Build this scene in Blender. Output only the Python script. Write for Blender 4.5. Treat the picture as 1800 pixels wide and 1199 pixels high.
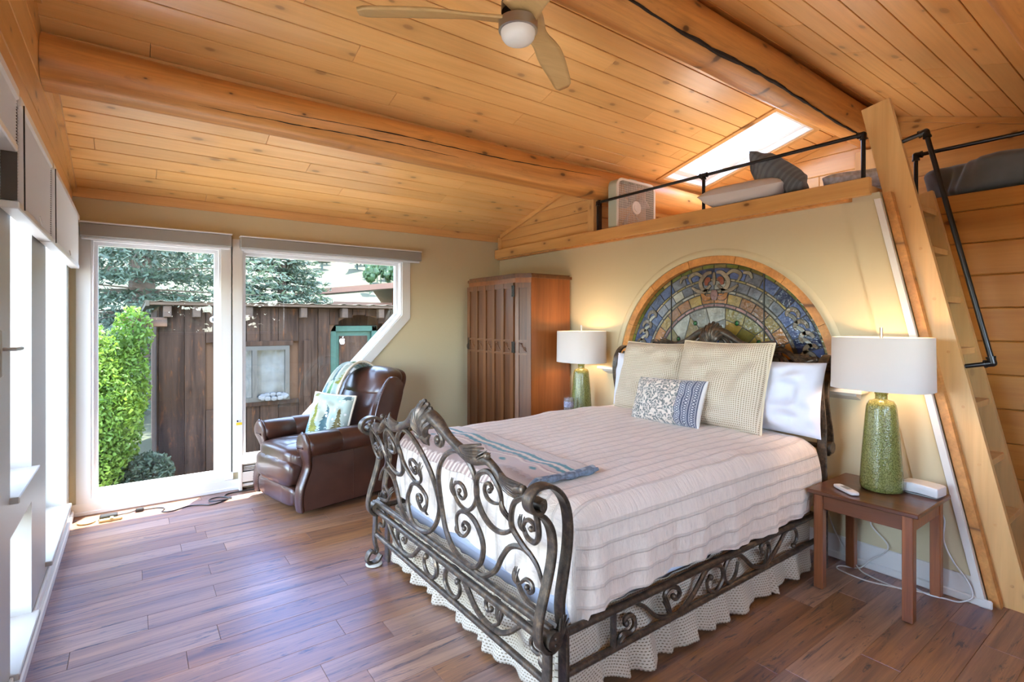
import bpy, math, random
import numpy as np
from mathutils import Vector, Matrix
from mathutils.geometry import tessellate_polygon
random.seed(7); rng = np.random.default_rng(7)
scene = bpy.context.scene
for o in list(bpy.data.objects): bpy.data.objects.remove(o, do_unlink=True)
C = scene.collection
PI = math.pi

# ---------------------------------------------------------------- camera
cam_d = bpy.data.cameras.new('camera'); cam = bpy.data.objects.new('camera', cam_d); C.objects.link(cam)
cam_d.sensor_width = 36; cam_d.sensor_fit = 'HORIZONTAL'; cam_d.lens = 912/1800*36
cam_d.shift_y = -33.5/1800; cam_d.clip_start = 0.05; cam_d.clip_end = 2000
cam.location = (0, 0, 1.5); cam.rotation_euler = (PI/2, 0, 0.939-PI/2)
scene.camera = cam
# ---------------------------------------------------------------- world, sun, exposure
world = bpy.data.worlds.new('sky'); scene.world = world; world.use_nodes = True
wn = world.node_tree; bg = wn.nodes['Background']
sky = wn.nodes.new('ShaderNodeTexSky'); sky.sky_type = 'NISHITA'; sky.sun_disc = False
sky.sun_elevation = math.radians(58); sky.sun_rotation = math.radians(215); sky.altitude = 2700
sky.dust_density = 3.0; sky.air_density = 1.0; sky.ozone_density = 1.0
hsv = wn.nodes.new('ShaderNodeHueSaturation'); hsv.inputs['Saturation'].default_value = .8; wn.links.new(sky.outputs[0], hsv.inputs['Color']); wn.links.new(hsv.outputs[0], bg.inputs[0]); bg.inputs[1].default_value = .95
sd = bpy.data.lights.new('sun', 'SUN'); sd.energy = 9.5; sd.angle = math.radians(0.6); sd.color = (1, .95, .86)
sun = bpy.data.objects.new('sun', sd); C.objects.link(sun); sun.location = (8, 14, 20)
sdir = Vector((-0.23, -0.36, -0.84))
sun.rotation_euler = sdir.to_track_quat('-Z', 'Y').to_euler()
vs = scene.view_settings
vs.view_transform = 'Standard'; vs.look = 'None'; vs.gamma = 1; vs.use_curve_mapping = False; vs.exposure = 2.2
scene.cycles.max_bounces = 7; scene.cycles.diffuse_bounces = 5; scene.cycles.glossy_bounces = 4
scene.cycles.transparent_max_bounces = 12; scene.cycles.caustics_reflective = False; scene.cycles.caustics_refractive = False
scene.cycles.use_denoising = True; scene.cycles.sample_clamp_indirect = 6

# room constants (metres)
XL, XB, YW, XG = -0.39, 3.63, 5.217, 5.65
ZT, M1, YR, M2 = 2.54, 0.27, 1.92, 0.33          # ceiling edge, slopes, ridge
ZR = ZT+M1*(YW-YR)
def ceil_z(y): return ZT+M1*(YW-y) if y >= YR else ZR-M2*(YR-y)
ZL = 2.33                                         # loft floor

# ---------------------------------------------------------------- materials
MATS = {}
def _mat(name):
    m = bpy.data.materials.new(name); m.use_nodes = True; MATS[name] = m
    return m, m.node_tree, m.node_tree.nodes, m.node_tree.links, m.node_tree.nodes['Principled BSDF']
def rgb(c): return (c[0], c[1], c[2], 1)
def hexc(h):
    v = [int(h[i:i+2], 16)/255 for i in (0, 2, 4)]
    return tuple(x/12.92 if x <= .04045 else ((x+.055)/1.055)**2.4 for x in v)
def N(nt, t, **kw):
    n = nt.nodes.new(t)
    for k, v in kw.items():
        if k in n.inputs: n.inputs[k].default_value = v
        else: setattr(n, k, v)
    return n
def ramp(nt, stops, interp='LINEAR'):
    n = nt.nodes.new('ShaderNodeValToRGB'); cr = n.color_ramp; cr.interpolation = interp
    while len(cr.elements) < len(stops): cr.elements.new(.5)
    for e, (p, c) in zip(cr.elements, stops):
        e.position = p; e.color = rgb(c) if len(c) == 3 else c
    return n
def mixc(nt, f, a, b, mode='MIX'):
    n = nt.nodes.new('ShaderNodeMix'); n.data_type = 'RGBA'; n.blend_type = mode
    for s, v in ((0, f), (6, a), (7, b)):
        if hasattr(v, 'is_linked') or hasattr(v, 'links'): nt.links.new(v, n.inputs[s])
        elif isinstance(v, (int, float)): n.inputs[s].default_value = v
        else: n.inputs[s].default_value = rgb(v)
    return n.outputs[2]
def math_n(nt, op, a, b=0.0, c=None):
    n = nt.nodes.new('ShaderNodeMath'); n.operation = op
    for i, v in enumerate((a, b) if c is None else (a, b, c)):
        if hasattr(v, 'links'): nt.links.new(v, n.inputs[i])
        else: n.inputs[i].default_value = v
    return n.outputs[0]
def bump(nt, h, strength, dist, bsdf):
    b = N(nt, 'ShaderNodeBump'); b.inputs['Strength'].default_value = strength; b.inputs['Distance'].default_value = dist
    nt.links.new(h, b.inputs['Height']); nt.links.new(b.outputs[0], bsdf.inputs['Normal'])
def coords(nt, scale=(1, 1, 1), rnd=0.0, which='Object'):
    tc = N(nt, 'ShaderNodeTexCoord'); out = tc.outputs[which]
    if rnd:
        oi = N(nt, 'ShaderNodeObjectInfo'); v = nt.nodes.new('ShaderNodeVectorMath'); v.operation = 'MULTIPLY_ADD'
        v.inputs[1].default_value = (rnd, rnd*.73, rnd*1.37); nt.links.new(oi.outputs['Random'], v.inputs[0]); nt.links.new(out, v.inputs[2]); out = v.outputs[0]
    mp = N(nt, 'ShaderNodeMapping'); mp.inputs['Scale'].default_value = scale; nt.links.new(out, mp.inputs[0])
    return mp.outputs[0]
def plain(name, col, rough=.5, metal=0, noise=0, nscale=20, bmp=0, bscale=200, sheen=0, coat=0, spec=.5):
    m, nt, nd, ln, b = _mat(name)
    b.inputs['Roughness'].default_value = rough; b.inputs['Metallic'].default_value = metal
    b.inputs['Base Color'].default_value = rgb(col); b.inputs['Specular IOR Level'].default_value = spec
    b.inputs['Coat Weight'].default_value = coat
    if sheen: b.inputs['Sheen Weight'].default_value = sheen
    v = coords(nt)
    if noise:
        n = N(nt, 'ShaderNodeTexNoise', Scale=nscale, Detail=4.0); ln.new(v, n.inputs['Vector'])
        c2 = tuple(max(0, x*(1-noise)) for x in col); c1 = tuple(min(1, x*(1+noise*.6)) for x in col)
        r = ramp(nt, [(.3, c2), (.7, c1)]); ln.new(n.outputs[0], r.inputs[0]); ln.new(r.outputs[0], b.inputs['Base Color'])
    if bmp:
        n = N(nt, 'ShaderNodeTexNoise', Scale=bscale, Detail=3.0); ln.new(v, n.inputs['Vector']); bump(nt, n.outputs[0], bmp, .004, b)
    return m
def wood(name, light, dark, axis=0, knots=.6, rough=.38, tone=.18, gs=9.0, knotcol=None, streak=0.0, streakcol=(.03, .015, .008), sat_rnd=0, coat=0.0, kscale=2.2, fine=.90, flat=None):
    """boards: grain runs along `axis`, each object gets its own tone and offset"""
    m, nt, nd, ln, b = _mat(name)
    sc = [gs*1.6]*3; sc[axis] = gs*.10
    v = coords(nt, sc, 31.0)
    n1 = N(nt, 'ShaderNodeTexNoise', Scale=1.0, Detail=5.0, Roughness=.62, Distortion=.9); ln.new(v, n1.inputs['Vector'])
    r1 = ramp(nt, [(.28, dark), (.62, light)]); ln.new(n1.outputs[0], r1.inputs[0])
    sc2 = [gs*9]*3; sc2[axis] = gs*.35
    v2 = coords(nt, sc2, 17.0)
    n2 = N(nt, 'ShaderNodeTexNoise', Scale=1.0, Detail=3.0, Roughness=.7); ln.new(v2, n2.inputs['Vector'])
    r2 = ramp(nt, [(.3, (fine,)*3), (.65, (1.03, 1.03, 1.03))]); ln.new(n2.outputs[0], r2.inputs[0])
    col = mixc(nt, .75, r1.outputs[0], r2.outputs[0], 'MULTIPLY')
    if knots:
        sk = [kscale*2.0]*3; sk[axis] = kscale
        vk = coords(nt, sk, 11.0)
        vo = N(nt, 'ShaderNodeTexVoronoi', Scale=1.0, Randomness=1.0)
        if flat is not None:
            vo.voronoi_dimensions = '2D'; sx_ = N(nt, 'ShaderNodeSeparateXYZ'); ln.new(vk, sx_.inputs[0]); cb_ = N(nt, 'ShaderNodeCombineXYZ'); ax_ = [k for k in range(3) if k != flat]
            ln.new(sx_.outputs[ax_[0]], cb_.inputs[0]); ln.new(sx_.outputs[ax_[1]], cb_.inputs[1]); ln.new(cb_.outputs[0], vo.inputs['Vector'])
        else: ln.new(vk, vo.inputs['Vector'])
        rk = ramp(nt, [(.0, (1, 1, 1)), (.045, (.9, .9, .9)), (.07, (.35, .35, .35)), (.12, (.16, .16, .16)), (.26, (0, 0, 0))]); vc = N(nt, 'ShaderNodeSeparateColor'); ln.new(vo.outputs['Color'], vc.inputs[0])
        ln.new(math_n(nt, 'DIVIDE', vo.outputs['Distance'], math_n(nt, 'MULTIPLY_ADD', vc.outputs[0], 1.1, .35)), rk.inputs[0])
        f = math_n(nt, 'MULTIPLY', rk.outputs[0], math_n(nt, 'MULTIPLY', math_n(nt, 'GREATER_THAN', vc.outputs[1], .35), knots))
        col = mixc(nt, f, col, knotcol or tuple(x*.22 for x in dark))
    if streak:
        ss = [gs*4]*3; ss[axis] = gs*.55
        vs_ = coords(nt, ss, 23.0)
        n3 = N(nt, 'ShaderNodeTexNoise', Scale=.8, Detail=6.0, Roughness=.75, Distortion=1.6); ln.new(vs_, n3.inputs['Vector'])
        r3 = ramp(nt, [(.56, (0, 0, 0)), (.66, (1, 1, 1))]); ln.new(n3.outputs[0], r3.inputs[0])
        col = mixc(nt, math_n(nt, 'MULTIPLY', r3.outputs[0], streak), col, streakcol)
    oi = N(nt, 'ShaderNodeObjectInfo')
    hs = N(nt, 'ShaderNodeHueSaturation'); ln.new(col, hs.inputs['Color'])
    ln.new(math_n(nt, 'MULTIPLY_ADD', oi.outputs['Random'], tone*2, 1-tone), hs.inputs['Value'])
    if sat_rnd: ln.new(math_n(nt, 'MULTIPLY_ADD', oi.outputs['Random'], -sat_rnd, 1+sat_rnd*.3), hs.inputs['Saturation'])
    ln.new(hs.outputs[0], b.inputs['Base Color'])
    b.inputs['Roughness'].default_value = rough; b.inputs['Coat Weight'].default_value = coat; b.inputs['Coat Roughness'].default_value = .2
    bump(nt, n2.outputs[0], .12, .003, b)
    return m
def vcol(name, rough=.9, bmp=.3, bscale=350, sheen=.3):
    m, nt, nd, ln, b = _mat(name)
    a = N(nt, 'ShaderNodeVertexColor'); a.layer_name = 'Col'; ln.new(a.outputs[0], b.inputs['Base Color'])
    b.inputs['Roughness'].default_value = rough; b.inputs['Sheen Weight'].default_value = sheen; b.inputs['Specular IOR Level'].default_value = .2
    n = N(nt, 'ShaderNodeTexNoise', Scale=bscale, Detail=2.0); ln.new(coords(nt), n.inputs['Vector']); bump(nt, n.outputs[0], bmp, .002, b)
    return m
PINE_L, PINE_D = (.70, .40, .165), (.57, .285, .095)
CEIL = wood('ceiling_pine', (.88, .515, .195), (.83, .44, .145), 0, .62, .30, .07, 5.0, (.24, .10, .032), coat=.15, flat=2)
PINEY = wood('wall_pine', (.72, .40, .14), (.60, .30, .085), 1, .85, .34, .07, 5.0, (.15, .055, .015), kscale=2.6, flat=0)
PINEL = wood('ladder_wall_pine_shaded', (.43, .18, .040), (.34, .125, .025), 1, .95, .36, .08, 5.0, (.07, .024, .008), kscale=2.4, flat=0)  # shade on the ladder wall is put into this darker pine colour
PINEL.node_tree.nodes['Principled BSDF'].inputs['Specular IOR Level'].default_value = .15
PINEX = wood('knee_pine', (.72, .42, .17), (.60, .30, .095), 0, .85, .34, .07, 5.0, (.15, .055, .015), kscale=2.6, flat=1)
PINEZ = wood('post_pine', (.70, .40, .15), (.58, .29, .09), 2, .5, .34, .05, 5.0, (.15, .055, .015), flat=0)
LADDER = wood('ladder_pine', (.74, .46, .19), (.63, .34, .115), 2, .35, .36, .04, 4.0, (.2, .08, .025), flat=0)
LOGM = wood('log_wood', (.72, .335, .095), (.52, .205, .05), 0, .9, .45, .05, 4.0, (.06, .022, .01), streak=.25, streakcol=(.12, .045, .015), kscale=2.6, fine=.70, flat=1)
FLOORM = wood('floor_planks', (.44, .205, .072), (.19, .080, .030), 0, .0, .33, .15, 6.0, streak=.8, streakcol=(.022, .012, .008), sat_rnd=.25, coat=.30, fine=.55)
_fb = FLOORM.node_tree.nodes['Principled BSDF']; _fb.inputs['Specular IOR Level'].default_value = 1.0; _fb.inputs['IOR'].default_value = 1.7; _fb.inputs['Specular Tint'].default_value = (.16, .42, 1, 1); _fb.inputs['Roughness'].default_value = .40; _fb.inputs['Coat Weight'].default_value = .05  # the sky's blue sheen on the planks is put into the specular tint
TABLEM = wood('cherry_table', (.15, .05, .022), (.07, .022, .011), 1, 0, .30, .04, 8.0, coat=.3, fine=.70)
LEGM = wood('cherry_leg', (.36, .12, .042), (.17, .05, .018), 2, 0, .35, .10, 8.0, coat=.2, fine=.70)
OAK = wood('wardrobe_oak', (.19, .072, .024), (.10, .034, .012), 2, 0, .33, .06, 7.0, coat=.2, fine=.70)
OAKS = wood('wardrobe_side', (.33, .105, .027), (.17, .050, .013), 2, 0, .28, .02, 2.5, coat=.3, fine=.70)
SHEDW = wood('shed_board', (.046, .030, .022), (.016, .010, .008), 2, .4, .85, .22, 6.0, streak=.55, streakcol=(.13, .052, .02), fine=.70, flat=1)
SHEDW.node_tree.nodes['Principled BSDF'].inputs['Specular IOR Level'].default_value = .08
BLADE = wood('fan_blade_wood', (.60, .40, .17), (.48, .29, .11), 0, 0, .4, .03, 5.0)
WALLP = plain('wall_paint', (.60, .515, .33), .62, bmp=.10, bscale=45)
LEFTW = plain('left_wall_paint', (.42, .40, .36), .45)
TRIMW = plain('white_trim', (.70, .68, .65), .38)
VINYL = plain('window_vinyl', (.76, .76, .78), .3)
WHITE = plain('white_plastic', (.70, .70, .70), .35)
DARKGAP = plain('dark_gap', (.06, .03, .014), .9)
IRONB = None
def bronze():
    m, nt, nd, ln, b = _mat('antique_bronze')
    n = N(nt, 'ShaderNodeTexNoise', Scale=26.0, Detail=6.0, Roughness=.7); ln.new(coords(nt), n.inputs['Vector'])
    r = ramp(nt, [(.30, (.034, .026, .020)), (.52, (.095, .070, .050)), (.74, (.24, .155, .085))]); ln.new(n.outputs[0], r.inputs[0]); ln.new(r.outputs[0], b.inputs['Base Color'])
    b.inputs['Metallic'].default_value = .45; b.inputs['Roughness'].default_value = .36
    return m
IRON = bronze()
PIPE = plain('black_pipe', (.014, .013, .014), .28, .4, spec=.6)
BRASS = plain('dark_brass', (.045, .037, .028), .35, .8, noise=.5, nscale=60)
STEEL = plain('brushed_steel', (.42, .38, .33), .32, .9)
LEATHER = plain('brown_leather', (.060, .023, .015), .28, noise=.28, nscale=5, bmp=.10, bscale=120, coat=.18)
NAIL = plain('nailhead', (.13, .09, .055), .35, .8)
BLACKP = plain('black_plastic', (.012, .012, .013), .4)
def glass_mat(name, tint=(.97, .99, .98), refl=1.0):
    m = bpy.data.materials.new(name); m.use_nodes = True; nt = m.node_tree; nt.nodes.clear()
    o = N(nt, 'ShaderNodeOutputMaterial'); t = N(nt, 'ShaderNodeBsdfTransparent'); t.inputs[0].default_value = rgb(tint)
    g = N(nt, 'ShaderNodeBsdfGlossy'); g.inputs['Roughness'].default_value = .0
    fr = N(nt, 'ShaderNodeFresnel'); fr.inputs[0].default_value = 1.5
    ge_ = N(nt, 'ShaderNodeNewGeometry'); ff = math_n(nt, 'MULTIPLY', fr.outputs[0], math_n(nt, 'SUBTRACT', 1.0, ge_.outputs['Backfacing']))
    mx = N(nt, 'ShaderNodeMixShader'); nt.links.new(math_n(nt, 'MULTIPLY', ff, refl), mx.inputs[0])
    nt.links.new(t.outputs[0], mx.inputs[1]); nt.links.new(g.outputs[0], mx.inputs[2]); nt.links.new(mx.outputs[0], o.inputs[0])
    MATS[name] = m; return m
GLASS = glass_mat('window_glass')

# ---------------------------------------------------------------- geometry helpers
class G:
    def __init__(s): s.v = []; s.f = []
    def add(s, v, f):
        o = len(s.v); s.v += [tuple(p) for p in v]; s.f += [tuple(i+o for i in q) for q in f]; return s
    def box(s, x0, x1, y0, y1, z0, z1, c=0.0):
        if x0 > x1: x0, x1 = x1, x0
        if y0 > y1: y0, y1 = y1, y0
        if z0 > z1: z0, z1 = z1, z0
        c = min(c, (x1-x0)*.45, (y1-y0)*.45, (z1-z0)*.45)
        if c <= 0:
            v = [(x, y, z) for x in (x0, x1) for y in (y0, y1) for z in (z0, z1)]
            return s.add(v, [(0, 1, 3, 2), (4, 6, 7, 5), (0, 4, 5, 1), (2, 3, 7, 6), (0, 2, 6, 4), (1, 5, 7, 3)])
        v = []; idx = {}
        P = ((x0, x1), (y0, y1), (z0, z1))
        for i in range(8):
            b = ((i >> 2) & 1, (i >> 1) & 1, i & 1)
            for a in range(3):
                p = [P[k][b[k]] + (0 if k == a else (c if b[k] == 0 else -c)) for k in range(3)]
                idx[i, a] = len(v); v.append(p)
        f = []
        def I(bx, by, bz, a): return idx[bx*4+by*2+bz, a]
        f += [(I(0,0,0,0), I(0,0,1,0), I(0,1,1,0), I(0,1,0,0)), (I(1,0,0,0), I(1,1,0,0), I(1,1,1,0), I(1,0,1,0)),
              (I(0,0,0,1), I(1,0,0,1), I(1,0,1,1), I(0,0,1,1)), (I(0,1,0,1), I(0,1,1,1), I(1,1,1,1), I(1,1,0,1)),
              (I(0,0,0,2), I(0,1,0,2), I(1,1,0,2), I(1,0,0,2)), (I(0,0,1,2), I(1,0,1,2), I(1,1,1,2), I(0,1,1,2))]
        for a in range(3):
            p, q = (a+1) % 3, (a+2) % 3
            for bp in (0, 1):
                for bq in (0, 1):
                    def J(t, ax):
                        b = [0, 0, 0]; b[a] = t; b[p] = bp; b[q] = bq; return I(*b, ax)
                    quad = (J(0, p), J(1, p), J(1, q), J(0, q)); f.append(quad if bp != bq else quad[::-1])
        for i in range(8):
            t = (idx[i, 0], idx[i, 1], idx[i, 2]); par = bin(i).count('1') % 2
            f.append(t if par else t[::-1])
        return s.add(v, f)
    def tube(s, path, r, n=8, caps=True, closed=False):
        pts = [Vector(p) for p in path]; m = len(pts)
        rr = r if hasattr(r, '__len__') else [r]*m
        T = []
        for i in range(m):
            a = pts[(i-1) % m] if closed else pts[max(i-1, 0)]; b = pts[(i+1) % m] if closed else pts[min(i+1, m-1)]
            t = (b-a); T.append(t.normalized() if t.length > 1e-9 else Vector((0, 0, 1)))
        u = T[0].orthogonal().normalized(); o = len(s.v)
        for i in range(m):
            u = (u - T[i]*u.dot(T[i]))
            u = u.normalized() if u.length > 1e-6 else T[i].orthogonal().normalized()
            w = T[i].cross(u)
            for k in range(n):
                a = 2*PI*k/n; s.v.append(tuple(pts[i]+(u*math.cos(a)+w*math.sin(a))*rr[i]))
        for i in range(m if closed else m-1):
            j = (i+1) % m
            for k in range(n):
                k2 = (k+1) % n; s.f.append((o+i*n+k, o+i*n+k2, o+j*n+k2, o+j*n+k))
        if caps and not closed:
            s.f.append(tuple(o+k for k in range(n))[::-1]); s.f.append(tuple(o+(m-1)*n+k for k in range(n)))
        return s
    def bar(s, path, wdir, w, t):
        """flat bar swept along path: width w along wdir, thickness t in the bending plane"""
        pts = [Vector(p) for p in path]; W = Vector(wdir).normalized(); o = len(s.v); m = len(pts)
        for i in range(m):
            a = pts[max(i-1, 0)]; b = pts[min(i+1, m-1)]; T = (b-a).normalized(); n = T.cross(W).normalized()
            c = min(w, t)*.22
            for (du, dn) in ((-w/2, -t/2+c), (-w/2+c, -t/2), (w/2-c, -t/2), (w/2, -t/2+c), (w/2, t/2-c), (w/2-c, t/2), (-w/2+c, t/2), (-w/2, t/2-c)):
                s.v.append(tuple(pts[i]+W*du+n*dn))
        for i in range(m-1):
            for k in range(8):
                k2 = (k+1) % 8; s.f.append((o+i*8+k, o+(i+1)*8+k, o+(i+1)*8+k2, o+i*8+k2))
        s.f.append(tuple(o+k for k in range(8))); s.f.append(tuple(o+(m-1)*8+k for k in range(8))[::-1]); return s
    def lathe(s, prof, n=28, cx=0, cy=0, sx=1, sy=1):
        o = len(s.v); m = len(prof)
        for (r, z) in prof:
            for k in range(n):
                a = 2*PI*k/n; s.v.append((cx+r*sx*math.cos(a), cy+r*sy*math.sin(a), z))
        for i in range(m-1):
            for k in range(n):
                k2 = (k+1) % n; s.f.append((o+i*n+k, o+i*n+k2, o+(i+1)*n+k2, o+(i+1)*n+k))
        s.f.append(tuple(o+k for k in range(n))[::-1]); s.f.append(tuple(o+(m-1)*n+k for k in range(n))); return s
    def ball(s, c, r, n=8, sc=(1, 1, 1)):
        o = len(s.v); m = n//2+1
        for i in range(m+1):
            th = PI*i/m
            for k in range(n):
                a = 2*PI*k/n; s.v.append((c[0]+r*sc[0]*math.sin(th)*math.cos(a), c[1]+r*sc[1]*math.sin(th)*math.sin(a), c[2]+r*sc[2]*math.cos(th)))
        for i in range(m):
            for k in range(n):
                k2 = (k+1) % n; s.f.append((o+i*n+k, o+(i+1)*n+k, o+(i+1)*n+k2, o+i*n+k2))
        return s
    def prism(s, poly, d0, d1, mp, holes=()):
        """2D polygon (with holes) extruded from d0 to d1; mp(a,b,d)->xyz"""
        loops = [list(poly)]+[list(h) for h in holes]
        flat = [p for l in loops for p in l]; n = len(flat); o = len(s.v)
        tris = tessellate_polygon([[Vector((a, b, 0)) for a, b in l] for l in loops])
        for d in (d0, d1):
            for a, b in flat: s.v.append(tuple(mp(a, b, d)))
        for t in tris: s.f.append(tuple(o+i for i in t)); s.f.append(tuple(o+n+i for i in t)[::-1])
        k = 0
        for l in loops:
            L = len(l)
            for i in range(L):
                a, b = k+i, k+(i+1) % L; s.f.append((o+a, o+b, o+n+b, o+n+a))
            k += L
        return s
    def grid(s, nu, nv, fn, closed_u=False):
        o = len(s.v)
        for i in range(nu):
            for j in range(nv): s.v.append(tuple(fn(i/(nu-1) if not closed_u else i/nu, j/(nv-1))))
        for i in range(nu if closed_u else nu-1):
            i2 = (i+1) % nu
            for j in range(nv-1): s.f.append((o+i*nv+j, o+i2*nv+j, o+i2*nv+j+1, o+i*nv+j+1))
        return s
    def puffy(s, c, h, e=.35, nu=32, nv=18, fn=None):
        """rounded (superellipsoid) cushion, centre c, half sizes h"""
        o = len(s.v)
        def pw(x): return math.copysign(abs(x)**e, x)
        for i in range(nu):
            a = 2*PI*i/nu
            for j in range(nv+1):
                b = -PI/2+PI*j/nv
                p = Vector((h[0]*pw(math.cos(b))*pw(math.cos(a)), h[1]*pw(math.cos(b))*pw(math.sin(a)), h[2]*pw(math.sin(b))))
                if fn: p = Vector(fn(p))
                s.v.append((c[0]+p.x, c[1]+p.y, c[2]+p.z))
        for i in range(nu):
            i2 = (i+1) % nu
            for j in range(nv): s.f.append((o+i*(nv+1)+j, o+i2*(nv+1)+j, o+i2*(nv+1)+j+1, o+i*(nv+1)+j+1))
        return s
    def xf(s, M):
        s.v = [tuple(M @ Vector(p)) for p in s.v]; return s
    def plank(s, p0, ux, uy, uz, L, W, T, c=.006):
        """board with chamfered visible edges; uz points to the visible side"""
        p0, ux, uy, uz = Vector(p0), Vector(ux), Vector(uy), Vector(uz); o = len(s.v)
        ce = min(c*.6, .003)
        for (a, b, h) in ((0, 0, 0), (L, 0, 0), (L, W, 0), (0, W, 0), (0, 0, T-c), (L, 0, T-c), (L, W, T-c), (0, W, T-c), (ce, c, T), (L-ce, c, T), (L-ce, W-c, T), (ce, W-c, T)):
            s.v.append(tuple(p0+ux*a+uy*b+uz*h))
        for q in ((8, 9, 10, 11), (4, 5, 9, 8), (5, 6, 10, 9), (6, 7, 11, 10), (7, 4, 8, 11), (0, 1, 5, 4), (1, 2, 6, 5), (2, 3, 7, 6), (3, 0, 4, 7), (3, 2, 1, 0)):
            s.f.append(tuple(o+i for i in q))
        return s
    def obj(s, name, mat, parent=None, smooth=False, ang=40, colors=None, loc=None):
        """link as one mesh object; world-space vertices are made local to the parent / to loc"""
        off = Vector((0, 0, 0))
        if parent is not None and not parent.get('_local'):
            off = parent_world(parent)
        elif parent is None and loc is not None: off = Vector(loc)
        me = bpy.data.meshes.new(name)
        vv = np.array(s.v, dtype=float)-np.array(off)
        me.from_pydata(vv.tolist(), [], s.f); me.update()
        if mat is not None: me.materials.append(mat)
        if colors is not None:
            ca = me.color_attributes.new('Col', 'FLOAT_COLOR', 'POINT')
            ca.data.foreach_set('color', np.c_[np.array(colors, float), np.ones(len(colors))].ravel())
        if smooth:
            me.shade_smooth()
            if ang < 180: me.set_sharp_from_angle(angle=math.radians(ang))
        ob = bpy.data.objects.new(name, me); C.objects.link(ob)
        if parent is not None: ob.parent = parent
        elif loc is not None: ob.location = loc
        return ob
def parent_world(o):
    v = Vector(o.location)
    while o.parent: o = o.parent; v += Vector(o.location)
    return v
def thing(name, label, cat, loc=(0, 0, 0), rz=0, group=None, kind=None, local=False):
    o = bpy.data.objects.new(name, None); C.objects.link(o); o.location = loc; o.rotation_euler = (0, 0, rz); o.empty_display_size = .1
    tag(o, label, cat, group, kind)
    if local: o['_local'] = 1
    return o
def tag(o, label=None, cat=None, group=None, kind=None):
    if label: o['label'] = label
    if cat: o['category'] = cat
    if group: o['group'] = group
    if kind: o['kind'] = kind
    return o
def S(o, label, cat='wall'): return tag(o, label, cat, None, 'structure')
def clone(root, loc, rz=None, label=None):
    r = root.copy(); C.objects.link(r); r.location = loc
    if rz is not None: r.rotation_euler = (0, 0, rz)
    if label: r['label'] = label
    for ch in list(root.children):
        c = ch.copy(); C.objects.link(c); c.parent = r
        for g in list(ch.children):
            d = g.copy(); C.objects.link(d); d.parent = c
    return r
def catmull(pts, k=6):
    P = [np.array(p, float) for p in pts]; P = [2*P[0]-P[1]]+P+[2*P[-1]-P[-2]]; out = []
    for i in range(1, len(P)-2):
        for j in range(k):
            t = j/k; a, b, c, d = P[i-1:i+3]
            out.append(.5*((2*b)+(-a+c)*t+(2*a-5*b+4*c-d)*t*t+(-a+3*b-3*c+d)*t**3))
    out.append(P[-2]); return [tuple(p) for p in out]
def smoothstep(a, b, x):
    t = np.clip((x-a)/(b-a), 0, 1); return t*t*(3-2*t)
_gtab = np.random.default_rng(3).random((64, 64))
def vnoise(x, y):
    x = np.asarray(x, float); y = np.asarray(y, float); xi = np.floor(x).astype(int); yi = np.floor(y).astype(int)
    fx = x-xi; fy = y-yi; fx = fx*fx*(3-2*fx); fy = fy*fy*(3-2*fy); g = lambda a, b: _gtab[a % 64, b % 64]
    return (g(xi, yi)*(1-fx)+g(xi+1, yi)*fx)*(1-fy)+(g(xi, yi+1)*(1-fx)+g(xi+1, yi+1)*fx)*fy
# ================================================================ room shell
YB = -1.3                                          # the room goes on behind the camera
# ---- floor
fl = G().box(XL-.25, 4.2, YB, YW+.15, -.06, -.0125).obj('floor', DARKGAP, loc=(0, 0, 0)); S(fl, 'dark brown wood plank floor of the bedroom', 'floor')
W = .152; y = YW-.0; row = 0
while y > YB+.01:
    x = XL+.0-random.random()*1.1
    while x < 4.15:
        L = random.choice((1.22, 1.22, .95, 1.4)); a, b = max(x, XL), min(x+L, 4.15)
        if b-a > .03:
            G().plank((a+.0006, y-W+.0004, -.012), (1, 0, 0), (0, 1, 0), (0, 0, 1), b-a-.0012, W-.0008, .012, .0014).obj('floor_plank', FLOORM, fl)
        x += L
    y -= W; row += 1
# ---- ceiling
ce = G()
up1 = Vector((0, M1, 1)).normalized(); up2 = Vector((0, -M2, 1)).normalized()
SK = (4.5, 5.22, 2.27, 3.46)                        # skylight opening in plan
def cz(y, d=0): return ceil_z(y)+d
dk = .03
for (xa, xb, ya, yb) in ((XL-.25, SK[0], YR, YW+.70), (SK[1], XG+.3, YR, YW+.70), (SK[0], SK[1], SK[3], YW+.70), (SK[0], SK[1], YR, SK[2])):
    v = [(x, yy, ZT+M1*(YW-yy)+dz) for x in (xa, xb) for yy in (ya, yb) for dz in (.021, .12)]
    ce.add(v, [(0, 1, 3, 2), (4, 6, 7, 5), (0, 4, 5, 1), (2, 3, 7, 6), (0, 2, 6, 4), (1, 5, 7, 3)])
v = [(x, yy, ceil_z(yy)+dz) for x in (XL-.25, XG+.3) for yy in (YB-.3, YR) for dz in (.021, .12)]
ce.add(v, [(0, 1, 3, 2), (4, 6, 7, 5), (0, 4, 5, 1), (2, 3, 7, 6), (0, 2, 6, 4), (1, 5, 7, 3)])
ce = ce.obj('ceiling', DARKGAP, loc=(0, 0, 0)); S(ce, 'knotty pine board ceiling rising to a log ridge beam', 'ceiling')
BW = .1475
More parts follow.
